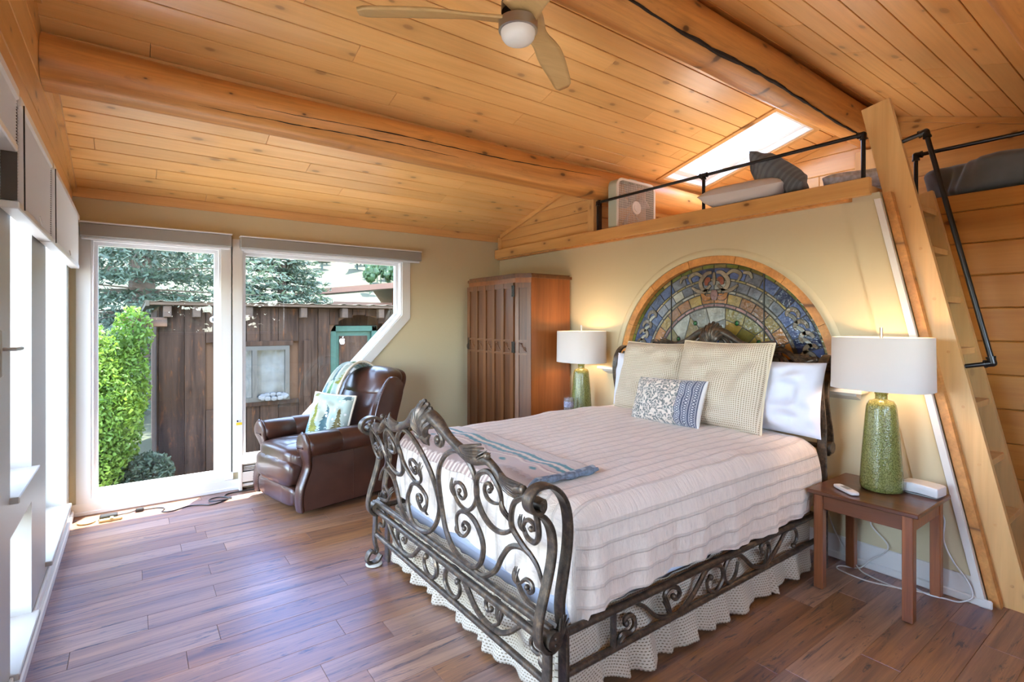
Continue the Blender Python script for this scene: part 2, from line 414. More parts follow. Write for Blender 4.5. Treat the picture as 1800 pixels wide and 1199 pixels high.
def ceiling_side(sign):
    n = 0
    if sign > 0: ys, ye, m, up, sl = YW, YR, M1, up1, Vector((0, -1, M1)).normalized()
    else: ys, ye, m, up, sl = YR, YB, M2, up2, Vector((0, -1, -M2)).normalized()
    ky = abs(sl.y); y = ys; jx = 1.3
    while y > ye+.01:
        w = min(BW, y-ye)
        joints = sorted([XL+((n*1.37+.9) % 3.1), XL+((n*1.37+.9) % 3.1)+2.3+.4*(n % 3), XL+((n*.83+.2) % 1.9)+4.3])
        xs = [XL-.02]+[j for j in joints if j < XG-.3]+[XG+.02]
        segs = []
        for a, b in zip(xs[:-1], xs[1:]):
            if sign > 0 and y > SK[2]+.02 and y-w < SK[3]-.02:
                if a < SK[0]: segs.append((a, min(b, SK[0])))
                if b > SK[1]: segs.append((max(a, SK[1]), b))
            else: segs.append((a, b))
        for a, b in segs:
            if b-a < .05: continue
            p0 = Vector((a+.001, y, ceil_z(y-1e-6 if sign < 0 else y)))+up*.02
            if sign < 0: p0.z = ZR-M2*(YR-y)+.02
            G().plank(p0, (1, 0, 0), sl, -up, b-a-.002, w/ky-.006, .02, .0025).obj('ceiling_board', CEIL, ce)
        y -= w; n += 1
ceiling_side(1); ceiling_side(-1)
# ---- wall_back : window wall
SXZ = lambda d0: (lambda a, b, d: (a, d, b))
W1 = [(-.26, .125), (.63, .125), (.63, 2.15), (-.26, 2.15)]
W2 = [(.80, .245), (1.08, .245), (2.345, 1.575), (2.345, 2.15), (.80, 2.15)]
g = G().prism([(XL-.25, -.3), (XB+.12, -.3), (XB+.12, 2.56), (XL-.25, 2.56)], YW, YW+.16, lambda a, b, d: (a, d, b), [W1, W2])
wb = g.obj('wall_back', WALLP, loc=(0, 0, 0)); S(wb, 'cream painted wall holding the two large garden windows')
def inset(poly, d):
    n = len(poly); out = []
    ar = sum(poly[i][0]*poly[(i+1) % n][1]-poly[(i+1) % n][0]*poly[i][1] for i in range(n)); sg = 1 if ar > 0 else -1
    for i in range(n):
        p0, p1, p2 = (Vector((*poly[k % n], 0)) for k in (i-1, i, i+1))
        e1 = (p1-p0).normalized(); e2 = (p2-p1).normalized(); n1 = Vector((-e1.y, e1.x, 0))*sg; n2 = Vector((-e2.y, e2.x, 0))*sg
        b = (n1+n2); b = b/(b.length_squared)*2*d if b.length > 1e-6 else n1*d
        out.append((p1.x+b.x, p1.y+b.y))
    return out
def garden_window(name, poly, label):
    t = thing(name, label, 'window', ((poly[0][0]+poly[1][0])/2, YW, poly[0][1]), kind='structure')
    mp = lambda a, b, d: (a, d, b)
    G().prism(inset(poly, -.09), YW-.018, YW-.0005, mp, [inset(poly, -.001)]).obj('casing', TRIMW, t)
    G().prism(inset(poly, -.001), YW-.004, YW+.15, mp, [inset(poly, .014)]).obj('jamb', VINYL, t)
    G().prism(inset(poly, .014), YW+.07, YW+.13, mp, [inset(poly, .040)]).obj('sash', VINYL, t)
    G().prism(inset(poly, .036), YW+.095, YW+.101, mp).obj('pane', GLASS, t)
    return t
garden_window('window_1', W1, 'tall white framed picture window at the left of the back wall')
garden_window('window_2', W2, 'white framed window with a slanted lower right corner')
RW = [[(-.05, 1.25), (1.35, 1.25), (1.35, 2.05), (-.05, 2.05)], [(1.8, 1.25), (2.7, 1.25), (2.7, 2.05), (1.8, 2.05)]]  # unseen windows, kept small and high to limit light on the bed
wf = G().prism([(XL-.25, -.3), (4.3, -.3), (4.3, ceil_z(YB)+.1), (XL-.25, ceil_z(YB)+.1)], YB-.16, YB, lambda a, b, d: (a, d, b), RW).obj('wall_front', WALLP, loc=(0, YB, 0)); S(wf, 'cream wall with wide windows behind the camera')
for k, rw in enumerate(RW):
    t = thing('window_%d' % (8+k), ('wider', 'narrower')[k]+' window in the wall behind the camera', 'window', (rw[0][0], YB, 1.25), kind='structure')
    G().prism(inset(rw, .0005), YB-.12, YB-.02, lambda a, b, d: (a, d, b), [inset(rw, .05)]).obj('sash', VINYL, t); G().prism(inset(rw, .045), YB-.07, YB-.064, lambda a, b, d: (a, d, b)).obj('pane', GLASS, t)
# pine strip along the ceiling edge, baseboard under window
g = G().box(XL, XB+.02, YW-.022, YW-.0005, 2.465, ZT+.003, .003)
S(g.obj('trim_1', PINEX, loc=(0, YW, 2.46)), 'pine strip along the top of the window wall', 'trim')
g = G().box(XL, .775, YW-.022, YW-.0185, 0, .095, .0).box(XL, .775, YW-.03, YW-.0005, .0, .03, .004)
S(g.obj('baseboard_back', TRIMW, loc=(0, YW, 0)), 'white baseboard below the tall garden window', 'baseboard')
# ---- wall_left : posts, window openings with deep jambs, pine boards above
XO = XL-.20
op3 = [(3.87, .16), (4.985, .16), (4.985, 2.28), (3.87, 2.28)]
op4 = [(2.83, .80), (3.37, .80), (3.37, 2.28), (2.83, 2.28)]
op4b = [(2.83, .10), (3.37, .10), (3.37, .64), (2.83, .64)]
door = [(1.0, .06), (2.28, .06), (2.28, 2.28), (1.0, 2.28)]
mpx = lambda a, b, d: (d, a, b)
poly = [(YB, -.06), (YW+.01, -.06), (YW+.01, 2.33), (YB, 2.33)]
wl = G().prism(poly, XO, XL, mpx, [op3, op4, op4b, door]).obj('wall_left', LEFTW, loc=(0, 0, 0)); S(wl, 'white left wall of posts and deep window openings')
def side_window(name, op, label):
    t = thing(name, label, 'window', (XL, (op[0][0]+op[1][0])/2, op[0][1]), kind='structure')
    G().prism(inset(op, .0005), XO+.01, XO+.06, mpx, [inset(op, .05)]).obj('sash', VINYL, t)
    G().prism(inset(op, .045), XO+.03, XO+.036, mpx).obj('pane', GLASS, t)
    G().box(XO+.06, XL+.03, op[0][0]-.02, op[1][0]+.02, op[0][1]-.02, op[0][1]+.006, .004).obj('sill', LEFTW, t)
    return t
side_window('window_3', op3, 'window in the left wall nearest the corner, behind the farthest shade')
side_window('window_4', op4, 'narrow window in the left wall beside the door')
side_window('window_5', op4b, 'low pane below the narrow window in the left wall')
dt = thing('door_1', 'white glazed door with lever handle in the left wall', 'door', (XL, 1.7, .06), kind='structure')
G().prism(inset(door, .004), XL-.06, XL-.015, mpx, [inset(door, .13)]).obj('door_frame', TRIMW, dt)
G().prism(inset(door, .125), XL-.04, XL-.034, mpx).obj('pane', GLASS, dt)
sw = thing('door_handle_set', 'lever handle with long plate on the white post at left', 'handle', (XL, 2.62, 1.35))
G().box(XL, XL+.012, 2.585, 2.635, 1.30, 1.47, .003).obj('plate', STEEL, sw)
G().tube([(XL+.01, 2.61, 1.40), (XL+.045, 2.61, 1.40), (XL+.05, 2.63, 1.40), (XL+.05, 2.70, 1.40)], .007, 8).obj('lever', STEEL, sw, True)
S(G().box(XL, XL+.03, YB, YW-.03, 0, .055, .006).box(XL, XL+.012, YB, YW-.03, .055, .10, .003).obj('baseboard_left', TRIMW, loc=(XL, 2, 0)), 'white baseboard along the left wall of windows', 'baseboard')
# pine boards above the left windows, cut to the roof slope
pl = G()
pl.prism([(YB, 2.33), (YW+.01, 2.33), (YW+.01, ceil_z(YW)+.02), (YR, ZR+.02), (YB, ceil_z(YB)+.02)], XO, XL-.001, mpx)
pl = pl.obj('wall_left_gable', DARKGAP, loc=(0, 0, 0)); S(pl, 'pine boarded gable above the left windows')
def clip_poly(poly, f):
    out = []
    for i in range(len(poly)):
        a, b = poly[i], poly[(i+1) % len(poly)]; fa, fb = f(a), f(b)
        if fa >= 0: out.append(a)
        if (fa >= 0) != (fb >= 0):
            t = fa/(fa-fb); out.append((a[0]+(b[0]-a[0])*t, a[1]+(b[1]-a[1])*t))
    return out
def gable_boards(parent, x, sx, y0, y1, z0, z1, bw, mat, name='wall_board', stagger=True, under=0.0, hole=None):
    """horizontal boards on an x=const wall, visible side sx, clipped by the roof"""
    z = z0; k = 0
    while z < z1-.005:
        zt = min(z+bw, z1); ys = [y0, y1]
        if stagger and y1-y0 > 2.6: ys = [y0, y0+(1.1+.77*k) % (y1-y0-.6)+.3, y1]
        for a, b in zip(ys[:-1], ys[1:]):
            p = [(a+.0008, z+.001), (b-.0008, z+.001), (b-.0008, zt-.001), (a+.0008, zt-.001)]
            p = clip_poly(p, lambda q: ZT+M1*(YW-q[0])-q[1]-under); p = clip_poly(p, lambda q: ZR-M2*(YR-q[0])-q[1]-under)
            if len(p) < 3 or (max(q[1] for q in p)-min(q[1] for q in p)) < .01: continue
            ip = inset(p, .006)
            gg = G(); n = len(p)
            gg.add([(x, q[0], q[1]) for q in p]+[(x+sx*.012, q[0], q[1]) for q in p]+[(x+sx*.018, q[0], q[1]) for q in ip],
                   [tuple(range(2*n, 3*n))]+[(i, (i+1) % n, n+(i+1) % n, n+i) for i in range(n)]+[(n+i, n+(i+1) % n, 2*n+(i+1) % n, 2*n+i) for i in range(n)])
            gg.obj(name, mat, parent)
        z = zt; k += 1
gable_boards(pl, XL, 1, YB, YW, 2.33, 3.5, .185, PINEY)
def slope_trim(name, x0, x1, ya, yb, w, label, th=.0):
    v = [(x, yy, ceil_z(yy)+dz) for x in (x0, x1) for yy in (ya, yb) for dz in (-w, -.001)]
    o = G().add(v, [(0, 1, 3, 2), (4, 6, 7, 5), (0, 4, 5, 1), (2, 3, 7, 6), (0, 2, 6, 4), (1, 5, 7, 3)]).obj(name, PINEY, loc=(x0, ya, ceil_z(ya)))
    return S(o, label, 'trim')
slope_trim('trim_2', XL+.018, XL+.045, 3.63, YW-.022, .05, 'pine strip where left gable meets ceiling beyond the log purlin')
slope_trim('trim_3', XL+.018, XL+.045, 2.10, 3.30, .05, 'pine strip where left gable meets ceiling between the two logs')
# ---- wall_right : bed wall with arched opening and slanted end
AC, AZ, AR = 2.35, 1.09, .925
arch = [(AC+AR*math.cos(t), AZ+AR*math.sin(t)) for t in np.linspace(0, PI, 49)]
poly = [(.715, -.05), (YW+.12, -.05), (YW+.12, 2.285), (1.215, 2.285)]
wr = G().prism(poly, XB, XB+.12, mpx, [arch]).obj('wall_right', WALLP, loc=(0, 0, 0)); S(wr, 'cream bed wall with an arched opening and slanted end')
sl = np.array([.5, 2.285]); sl = sl/np.linalg.norm(sl)
def slant(d0, d1, z0, z1):                        # strip parallel to the slanted end of the bed wall
    f = lambda z, d: (.715+(z+.05)*(.5/2.335)+d, z)
    return [f(z0, d0), f(z0, d1), f(z1, d1), f(z1, d0)]
S(G().prism(slant(0.035, .19, 0.14, 2.24), XB-.014, XB-.0005, mpx).obj('trim_4', TRIMW if False else WALLP, loc=(XB, .8, 0)), 'flat painted board along the slanted end of the bed wall', 'trim')
S(G().prism(slant(-.004, .030, 0.0, 2.24), XB-.026, XB-.0005, mpx).obj('trim_5', TRIMW, loc=(XB, .75, 0)), 'narrow white moulding on the slanted wall edge beside the ladder', 'trim')
S(G().box(XB-.014, XB-.0005, .76, 3.9, 0, .145, .003).box(XB-.03, XB-.0145, .70, 3.9, 0, .045, .006).obj('baseboard_right', TRIMW, loc=(XB, 2, 0)), 'white baseboard along the bed wall', 'baseboard')
S(G().prism(slant(-.05, -.006, 0, 2.28), XB+.02, XB+.12, mpx).obj('trim_6', LOGM, loc=(XB, .7, 0)), 'reddish wood edge strip between bed wall and ladder', 'trim')
# ---- loft: fascia, floor, side gable above the wardrobe, knee wall, end gable
S(G().box(XB-.092, XB-.052, 1.235, YW-.024, 2.262, 2.366, .004).obj('trim_7', PINEY, loc=(XB, 3, 2.26)), 'pine fascia board along the loft edge', 'trim')
S(G().box(XB-.052, XB-.0005, 1.36, YW-.024, 2.250, 2.284, .0).obj('trim_8', LOGM, loc=(XB, 3, 2.25)), 'darker wood soffit strip under the loft fascia', 'trim')
lf = S(G().box(XB-.05, XG, 1.255, YW, 2.286, 2.33, 0).box(4.14, XG, YB, 1.255, 2.20, 2.288, 0).obj('floor_loft', PINEX, loc=(4.5, 2, 2.28)), 'pine floor of the sleeping loft', 'floor')
sg = G().prism([(3.56, 2.33), (YW, 2.33), (YW, ZT+.02), (3.56, ceil_z(3.56)+.02)], XB+.01, XB+.06, mpx).obj('wall_loft_side', DARKGAP, loc=(0, 0, 0)); S(sg, 'pine boarded triangle above the wardrobe at the loft edge')
gable_boards(sg, XB+.01, -1, 3.66, YW-.03, 2.366, 3.1, .115, PINEY, stagger=False)
S(G().box(XB-.045, XB+.01, YW-.055, YW-.0235, 2.366, 2.52, .003).obj('trim_9', PINEZ, loc=(XB, YW, 2.37)), 'short pine corner block at the end of the loft edge', 'trim')
slope_trim('trim_10', XB-.034, XB-.0085, 3.66, YW-.056, .045, 'pine strip along ceiling above the wardrobe gable')
post = G().box(XB-.045, XB+.06, 3.57, 3.655, 2.3665, 2.72, .006).obj('loft_post', PINEZ, loc=(XB, 3.6, 2.366)); tag(post, 'short pine post under the log purlin at the loft edge', 'post')
kw = G().box(XB+.07, XG, 3.72, 3.78, 2.33, ceil_z(3.75), 0).obj('wall_knee', DARKGAP, loc=(0, 0, 0)); S(kw, 'pine boarded wall at the back of the loft below the purlin')
z = 2.33; k = 0
while z < 2.85:
    for a, b in ((XB+.07, 4.3+.3*(k % 2)), (4.3+.3*(k % 2), XG)):
        G().plank((a+.001, 3.72, z+.001), (1, 0, 0), (0, 0, 1), (0, -1, 0), b-a-.002, .113, .016, .006).obj('wall_board', PINEX, kw)
    z += .115; k += 1
ge = G().prism([(YB, 2.2), (YW, 2.2), (YW, ZT+.02), (YR, ZR+.02), (YB, ceil_z(YB)+.02)], XG, XG+.1, mpx).obj('wall_loft_end', DARKGAP, loc=(0, 0, 0)); S(ge, 'knotty pine boarded end wall of the sleeping loft')
gable_boards(ge, XG, -1, YB, 3.6, 2.22, 3.5, .19, PINEY)
slope_trim('trim_11', XG-.045, XG-.0185, 2.1, 3.45, .05, 'pine strip along loft end wall under the skylight slope')
slope_trim('trim_12', XG-.045, XG-.0185, YB, 1.75, .05, 'pine strip along loft end wall right of the ridge')
pp = G().box(XG-.15, XG-.0185, 1.80, 2.04, 2.331, 3.10, .006).obj('ridge_post', PINEZ, loc=(XG, 1.9, 2.33)); tag(pp, 'wide pine post carrying the ridge log at the loft end', 'post')
# ---- pine wall behind the ladder
XP = 4.13
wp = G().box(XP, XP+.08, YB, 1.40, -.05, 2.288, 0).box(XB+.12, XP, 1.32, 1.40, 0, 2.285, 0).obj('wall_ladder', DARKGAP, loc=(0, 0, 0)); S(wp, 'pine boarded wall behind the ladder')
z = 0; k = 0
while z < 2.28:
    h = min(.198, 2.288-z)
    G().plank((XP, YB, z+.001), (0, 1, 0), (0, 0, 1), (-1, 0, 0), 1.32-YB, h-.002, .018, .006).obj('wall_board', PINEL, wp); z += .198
# ---- logs
LOGF = {}
def log(name, y, z, r, x0, x1, label, seed, wob=.012, flat=0):
    n, m = 26, 70; ph = rng.random(6)*6
    def fn(u, v):
        x = x0+(x1-x0)*v; a = 2*PI*u
        rr = r*(1+.05*math.sin(x*1.1+ph[0])+.035*math.sin(x*2.7+ph[1]+2*a)+.02*math.sin(3*a+x*1.9+ph[2])+.03*(float(vnoise(x*3+seed*9, u*6+1))-.5))
        cy, cz_ = wob*math.sin(x*.9+ph[3]), wob*math.sin(x*.7+ph[4])
        dz = math.sin(a)*rr
        if flat and dz < -flat*r: dz = -flat*r+(dz+flat*r)*.25
        return (x, y+cy+math.cos(a)*rr, z+cz_+dz)
    LOGF[seed] = (fn, x0, x1)
    g = G().grid(n, m, fn, True)
    g.f.append(tuple(i*m for i in range(n))); g.f.append(tuple(i*m+m-1 for i in range(n))[::-1])
    o = g.obj(name, LOGM, loc=(x0, y, z), smooth=True, ang=60); tag(o, label, 'log beam'); return o
log('log_purlin', 3.55, 2.812, .146, XL+.02, XG-.02, 'peeled log purlin crossing the window side of ceiling', 1, .010, .75)
log('ridge_log', 1.92, 3.275, .160, XL+.02, XG-.02, 'thick ridge log with a long dark crack', 2, .008, 0)
log('log_purlin', .39, 2.735, .142, XL+.02, XG-.02, 'log purlin at the top right corner, camera side of ridge', 3, .008, .75)
# blocking boards between purlins and ceiling
for y_, lab in ((3.57, 'window side'), (.40, 'camera side')):
    za, zb = 2.90, ceil_z(y_)+.0
    S(G().box(XL+.02, XG-.02, y_-.03, y_+.03, za, zb-.005, 0).obj('trim_13' if y_ > 1 else 'trim_14', PINEX, loc=(0, y_, za)), 'pale pine filler strip on top of the '+lab+' purlin', 'trim')
# cracks (checks) in the logs : thin dark grooves laid in the surface
def crack(parent, seed, a0, a1, x0, x1, w, kinks=1.0):
    P = []; n = 150; fn, xa, xb = LOGF[seed]
    for i in range(n):
        t = i/(n-1); x = x0+(x1-x0)*t; a = a0+(a1-a0)*t+kinks*(.05*math.sin(x*3.1)+.05*(float(vnoise(x*6, seed+.5))-.5)+.03*(float(vnoise(x*21, seed+3.5))-.5))
        P.append(fn(a/(2*PI), (x-xa)/(xb-xa)))
    rr = [w*(.15+.85*math.sin(PI*i/(n-1))**.7)*(.55+.9*float(vnoise(i*.23, seed))) for i in range(n)]
    G().tube(P, rr, 6).obj('crack', CRACKM, parent)
CRACKM = plain('crack_dark', (.018, .010, .007), .9)
ridge = bpy.data.objects['ridge_log']; pur = bpy.data.objects['log_purlin']
crack(ridge, 2, math.radians(219), math.radians(243), 1.2, 5.4, .012)
crack(pur, 1, math.radians(190), math.radians(168), .6, 3.5, .0035)
crack(pur, 1, math.radians(214), math.radians(206), .3, 2.0, .003)
# ---- skylight
sk = thing('window_6', 'skylight in the pine ceiling above the loft', 'window', (SK[0], SK[2], cz(SK[2])), kind='structure')
def rect_slope(x0, x1, y0, y1, d0, d1, gg):
    v = [(x, yy, ceil_z(yy)+d) for x in (x0, x1) for yy in (y0, y1) for d in (d0, d1)]
    return gg.add(v, [(0, 1, 3, 2), (4, 6, 7, 5), (0, 4, 5, 1), (2, 3, 7, 6), (0, 2, 6, 4), (1, 5, 7, 3)])
g = G()
for a in ((SK[0]-.055, SK[0]+.0, SK[2]-.05, SK[3]+.05), (SK[1], SK[1]+.055, SK[2]-.05, SK[3]+.05), (SK[0], SK[1], SK[2]-.05, SK[2]), (SK[0], SK[1], SK[3], SK[3]+.05)): rect_slope(*a, -.014, -.001, g)
g.obj('casing', PINEX, sk)
g = G()
for a in ((SK[0]+.001, SK[0]+.03, SK[2]+.001, SK[3]-.001), (SK[1]-.03, SK[1]-.001, SK[2]+.001, SK[3]-.001), (SK[0]+.03, SK[1]-.03, SK[2]+.001, SK[2]+.03), (SK[0]+.03, SK[1]-.03, SK[3]-.03, SK[3]-.001)): rect_slope(*a, .0, .14, g)
g.obj('shaft', VINYL, sk)
g = G()
for a in ((SK[0]+.03, SK[0]+.09, SK[2]+.03, SK[3]-.03), (SK[1]-.09, SK[1]-.03, SK[2]+.03, SK[3]-.03), (SK[0]+.09, SK[1]-.09, SK[2]+.03, SK[2]+.09), (SK[0]+.09, SK[1]-.09, SK[3]-.09, SK[3]-.03)): rect_slope(*a, .06, .12, g)
g.obj('sash', VINYL, sk)
rect_slope(SK[0]+.085, SK[1]-.085, SK[2]+.085, SK[3]-.085, .095, .101, G()).obj('pane', GLASS, sk)
# ---- arched stained glass in the bed wall
def sglass(name, col, var=.35, sc=9):
    m, nt, nd, ln, b = _mat(name)
    n = N(nt, 'ShaderNodeTexNoise', Scale=float(sc), Detail=3.0, Distortion=.8); ln.new(coords(nt, (1, 1, 1), 9.0), n.inputs['Vector'])
    r = ramp(nt, [(.3, tuple(c*(1-var) for c in col)), (.7, tuple(min(1, c*(1+var)) for c in col))]); ln.new(n.outputs[0], r.inputs[0])
    oi = N(nt, 'ShaderNodeObjectInfo'); hs = N(nt, 'ShaderNodeHueSaturation'); ln.new(r.outputs[0], hs.inputs['Color'])
    ln.new(math_n(nt, 'MULTIPLY_ADD', oi.outputs['Random'], .7, .65), hs.inputs['Value']); ln.new(hs.outputs[0], b.inputs['Base Color'])
    b.inputs['Roughness'].default_value = .10; b.inputs['Coat Weight'].default_value = .4; b.inputs['Coat Roughness'].default_value = .04
    n2 = N(nt, 'ShaderNodeTexNoise', Scale=34.0, Detail=2.0); ln.new(coords(nt, (1, 1, 1), 5.0), n2.inputs['Vector']); bump(nt, n2.outputs[0], .35, .012, b)
    return m
SG = {k: sglass('glass_'+k, tuple(.58*q for q in c)) for k, c in dict(green=(.22, .25, .05), blue=(.10, .14, .30), yellow=(.42, .34, .12), grey=(.26, .28, .33), cream=(.45, .38, .26),
      orange=(.48, .20, .045), pink=(.38, .20, .17), olive=(.30, .24, .06), amber=(.40, .27, .06), clear=(.42, .41, .34), beige=(.36, .28, .19), red=(.36, .10, .05), sapphire=(.12, .22, .55), navy=(.045, .06, .14)).items()}
JEWEL = plain('green_jewel', (.01, .10, .02), .06, coat=.6)
LEAD = plain('lead_came', (.055, .05, .042), .5, .5)
sgw = thing('window_7', 'arched stained glass window set in the bed wall behind the headboard', 'stained glass', (XB, AC, AZ), kind='structure')
RG = .866
half = lambda R, n=48, z0=0.0: [(AC+R*math.cos(t), AZ+z0+(R*math.sin(t))) for t in np.linspace(0, PI, n)]
for i in range(7):                                  # arched wood frame in seven joined pieces
    t0, t1 = PI*i/7, PI*(i+1)/7
    p = [(AC+.924*math.cos(t), AZ+.924*math.sin(t)) for t in np.linspace(t0+.002, t1-.002, 9)]+[(AC+RG*math.cos(t), AZ+RG*math.sin(t)) for t in np.linspace(t1-.002, t0+.002, 9)]
    G().prism(p, XB+.012, XB+.08, mpx).obj('arch_frame', LOGM, sgw, smooth=True, ang=30)
G().box(XB+.012, XB+.08, AC-RG, AC+RG, AZ+.0005, AZ+.03, 0).obj('bottom_frame', LOGM, sgw)
G().prism(half(RG), XB+.062, XB+.072, mpx).obj('lead_came', LEAD, sgw)
S(G().prism(half(.93), XB+.085, XB+.118, mpx).obj('wall_arch_backing', DARKGAP, loc=(XB+.1, AC, AZ)), 'dark backing closing the arch behind the stained glass')
XS = XB+.0620
def pane(poly, m, d=.0035, lift=0.0):
    poly = [p for p in poly]
    if len(poly) < 3: return
    G().prism(poly, XS-d-lift, XS-lift, mpx).obj('pane', SG[m] if isinstance(m, str) else m, sgw)
def sector(r0, r1, a0, a1, m, gap=.0035):
    n = max(3, int(abs(a1-a0)*r1/.035)+2); g0 = gap/r1; g1 = gap/max(r0, .05)
    p = [(AC+r1*math.cos(t), AZ+r1*math.sin(t)) for t in np.linspace(a0+g0, a1-g0, n)]+[(AC+r0*math.cos(t), AZ+r0*math.sin(t)) for t in np.linspace(a1-g1, a0+g1, n)]
    p = clip_poly(p, lambda q: q[1]-AZ-.035)
    if len(p) >= 3: pane(p, m)
def band(r0, r1, n, cols, a0=0.0, a1=PI):
    for i in range(n):
        sector(r0+.0035, r1-.0035, a0+(a1-a0)*i/n, a0+(a1-a0)*(i+1)/n, cols[i % len(cols)] if isinstance(cols, list) else cols)
A = math.radians
band(.832, .864, 26, ['green', 'olive', 'green', 'yellow', 'green'])
band(.752, .832, 10, ['blue', 'blue', 'grey', 'blue', 'navy'], A(42), A(138)); band(.66, .832, 5, ['navy', 'blue', 'blue'], 0, A(42)); band(.66, .832, 5, ['blue', 'blue', 'navy'], A(138), PI)
band(.734, .752, 14, ['cream', 'yellow'], A(42), A(138)); band(.664, .734, 12, ['grey', 'grey', 'clear', 'grey'], A(42), A(138))
band(.638, .660, 13, ['cream', 'clear', 'cream'], A(20), A(160)); band(.556, .636, 14, ['orange', 'orange', 'amber'], A(14), A(166)); band(.530, .554, 16, 'pink', A(12), A(168))
# inner field : irregular olive cells
seeds = []
while len(seeds) < 34:
    a, r = random.random()*PI, .52*math.sqrt(random.random()); p = (r*math.cos(a), r*math.sin(a))
    if p[1] > .10 and all((p[0]-q[0])**2+(p[1]-q[1])**2 > .0085 for q in seeds): seeds.append(p)
    elif random.random() < .002: break
disc = [(.525*math.cos(t), .525*math.sin(t)) for t in np.linspace(0, PI, 40)]
for i, s_ in enumerate(seeds):
    p = disc
    p = clip_poly(p, lambda q: q[1]-.125)
    for j, q_ in enumerate(seeds):
        if i == j: continue
        mx, my = (s_[0]+q_[0])/2, (s_[1]+q_[1])/2; dx, dy = s_[0]-q_[0], s_[1]-q_[1]
        p = clip_poly(p, lambda q: (q[0]-mx)*dx+(q[1]-my)*dy)
        if len(p) < 3: break
    if len(p) < 3: continue
    try: p = inset(p, .0032)
    except Exception: continue
    pane([(AC+q[0], AZ+q[1]) for q in p], random.choice(['olive', 'olive', 'amber', 'clear', 'clear', 'yellow']))
for (a, b) in ((.17, .40), (-.19, .40), (.33, .27), (-.36, .26), (.25, .22), (-.25, .20)):
    G().ball((XS-.004, AC+a, AZ+b), .017, 12, (.6, 1, 1)).obj('jewel', JEWEL, sgw, True)
    G().tube([(XS-.004, AC+a+.018*math.cos(t), AZ+b+.018*math.sin(t)) for t in np.linspace(0, 2*PI, 13)[:-1]], .003, 6, closed=True).obj('jewel_ring', LEAD, sgw, True)
# lower rows between the field and the sill
for k in range(12):
    a0 = -.60+k*.1; pane([(AC+a0+.003, AZ+.078), (AC+a0+.097, AZ+.078), (AC+a0+.097, AZ+.120), (AC+a0+.003, AZ+.120)], ['orange', 'amber', 'beige'][k % 3])
for k in range(14):
    a0 = -.79+k*.113; pane([(AC+a0+.003, AZ+.036), (AC+a0+.11, AZ+.036), (AC+a0+.11, AZ+.072), (AC+a0+.003, AZ+.072)], ['green', 'sapphire', 'green', 'blue'][k % 4])
def stroke(pts, w, m, lift=.0035):
    P = [np.array(p) for p in catmull(pts, 5)]; n = len(P); Lf, Rt, L2, R2 = [], [], [], []
    for i in range(n):
        t = P[min(i+1, n-1)]-P[max(i-1, 0)]; t = t/(np.linalg.norm(t)+1e-9); nn = np.array([-t[1], t[0]]); ww = w*(.35+.65*math.sin(PI*(.12+.80*i/(n-1))))
        Lf.append(P[i]+nn*ww); Rt.append(P[i]-nn*ww); L2.append(P[i]+nn*(ww+.004)); R2.append(P[i]-nn*(ww+.004))
    def strip(a, b, x0, x1):
        g = G(); o = []
        for i in range(n): g.v += [(x0, AC-a[i][0], AZ+a[i][1]), (x0, AC-b[i][0], AZ+b[i][1]), (x1, AC-a[i][0], AZ+a[i][1]), (x1, AC-b[i][0], AZ+b[i][1])]
        for i in range(n-1):
            k = 4*i; g.f += [(k, k+4, k+5, k+1), (k+2, k+3, k+7, k+6), (k, k+2, k+6, k+4), (k+1, k+5, k+7, k+3)]
        g.f += [(0, 1, 3, 2), (4*n-4, 4*n-2, 4*n-1, 4*n-3)]
        return g
    strip(L2, R2, XS-lift-.003, XS).obj('lead_outline', LEAD, sgw); strip(Lf, Rt, XS-lift-.0045, XS-lift-.002).obj('pane', SG[m], sgw)
def spiral(cx, cz_, r0, r1, a0, turns, n=10):
    return [(cx+(r0+(r1-r0)*i/n)*math.cos(a0+turns*2*PI*i/n), cz_+(r0+(r1-r0)*i/n)*math.sin(a0+turns*2*PI*i/n)) for i in range(n+1)]
for sgn in (1, -1):
    f = lambda pts: [(sgn*a, b) for a, b in pts]
    for k, an in enumerate((38, 30, 23, 16, 9)):            # scroll leaves climbing both sides
        c = (.745*math.cos(A(an)), .745*math.sin(A(an)))
        stroke(f(spiral(c[0], c[1], .055, .022, A(an-60+k*25), .62)), .014, 'beige')
        stroke(f([(c[0]-.02, c[1]+.005), (c[0]+.02, c[1]-.02), (c[0]+.045, c[1]-.06)]), .012, 'clear')
    stroke(f(spiral(.72, .145, .075, .02, A(100), .9)), .016, 'beige')
    stroke(f([(.02, .80), (.07, .79), (.12, .73), (.10, .67), (.05, .66)]), .016, 'beige'); stroke(f([(.03, .70), (.09, .65), (.15, .66), (.20, .69)]), .014, 'beige')
    stroke(f([(.10, .77), (.16, .80), (.22, .77), (.20, .72)]), .013, 'cream'); stroke(f([(.03, .60), (.08, .60), (.11, .64)]), .018, 'orange')
    stroke(f([(.03, .745), (.06, .74), (.07, .70)]), .02, 'red'); stroke(f([(.24, .78), (.29, .77), (.31, .73)]), .012, 'cream')
    stroke(f([(.015, .37), (.05, .33), (.045, .28), (.075, .24), (.06, .18), (.03, .17)]), .014, 'beige'); stroke(f([(.08, .22), (.13, .215), (.16, .18), (.15, .14)]), .016, 'orange')
stroke([(0, .80), (0, .74), (0, .70)], .012, 'beige'); stroke([(0, .66), (0, .62), (0, .58)], .03, 'pink')
for (a, b, m) in ((0, .30, 'sapphire'), (.026, .265, 'blue'), (-.026, .265, 'sapphire'), (0, .23, 'navy')):
    pane([(AC+a, AZ+b+.03), (AC+a-.021, AZ+b), (AC+a, AZ+b-.03), (AC+a+.021, AZ+b)], m, .004, .004)
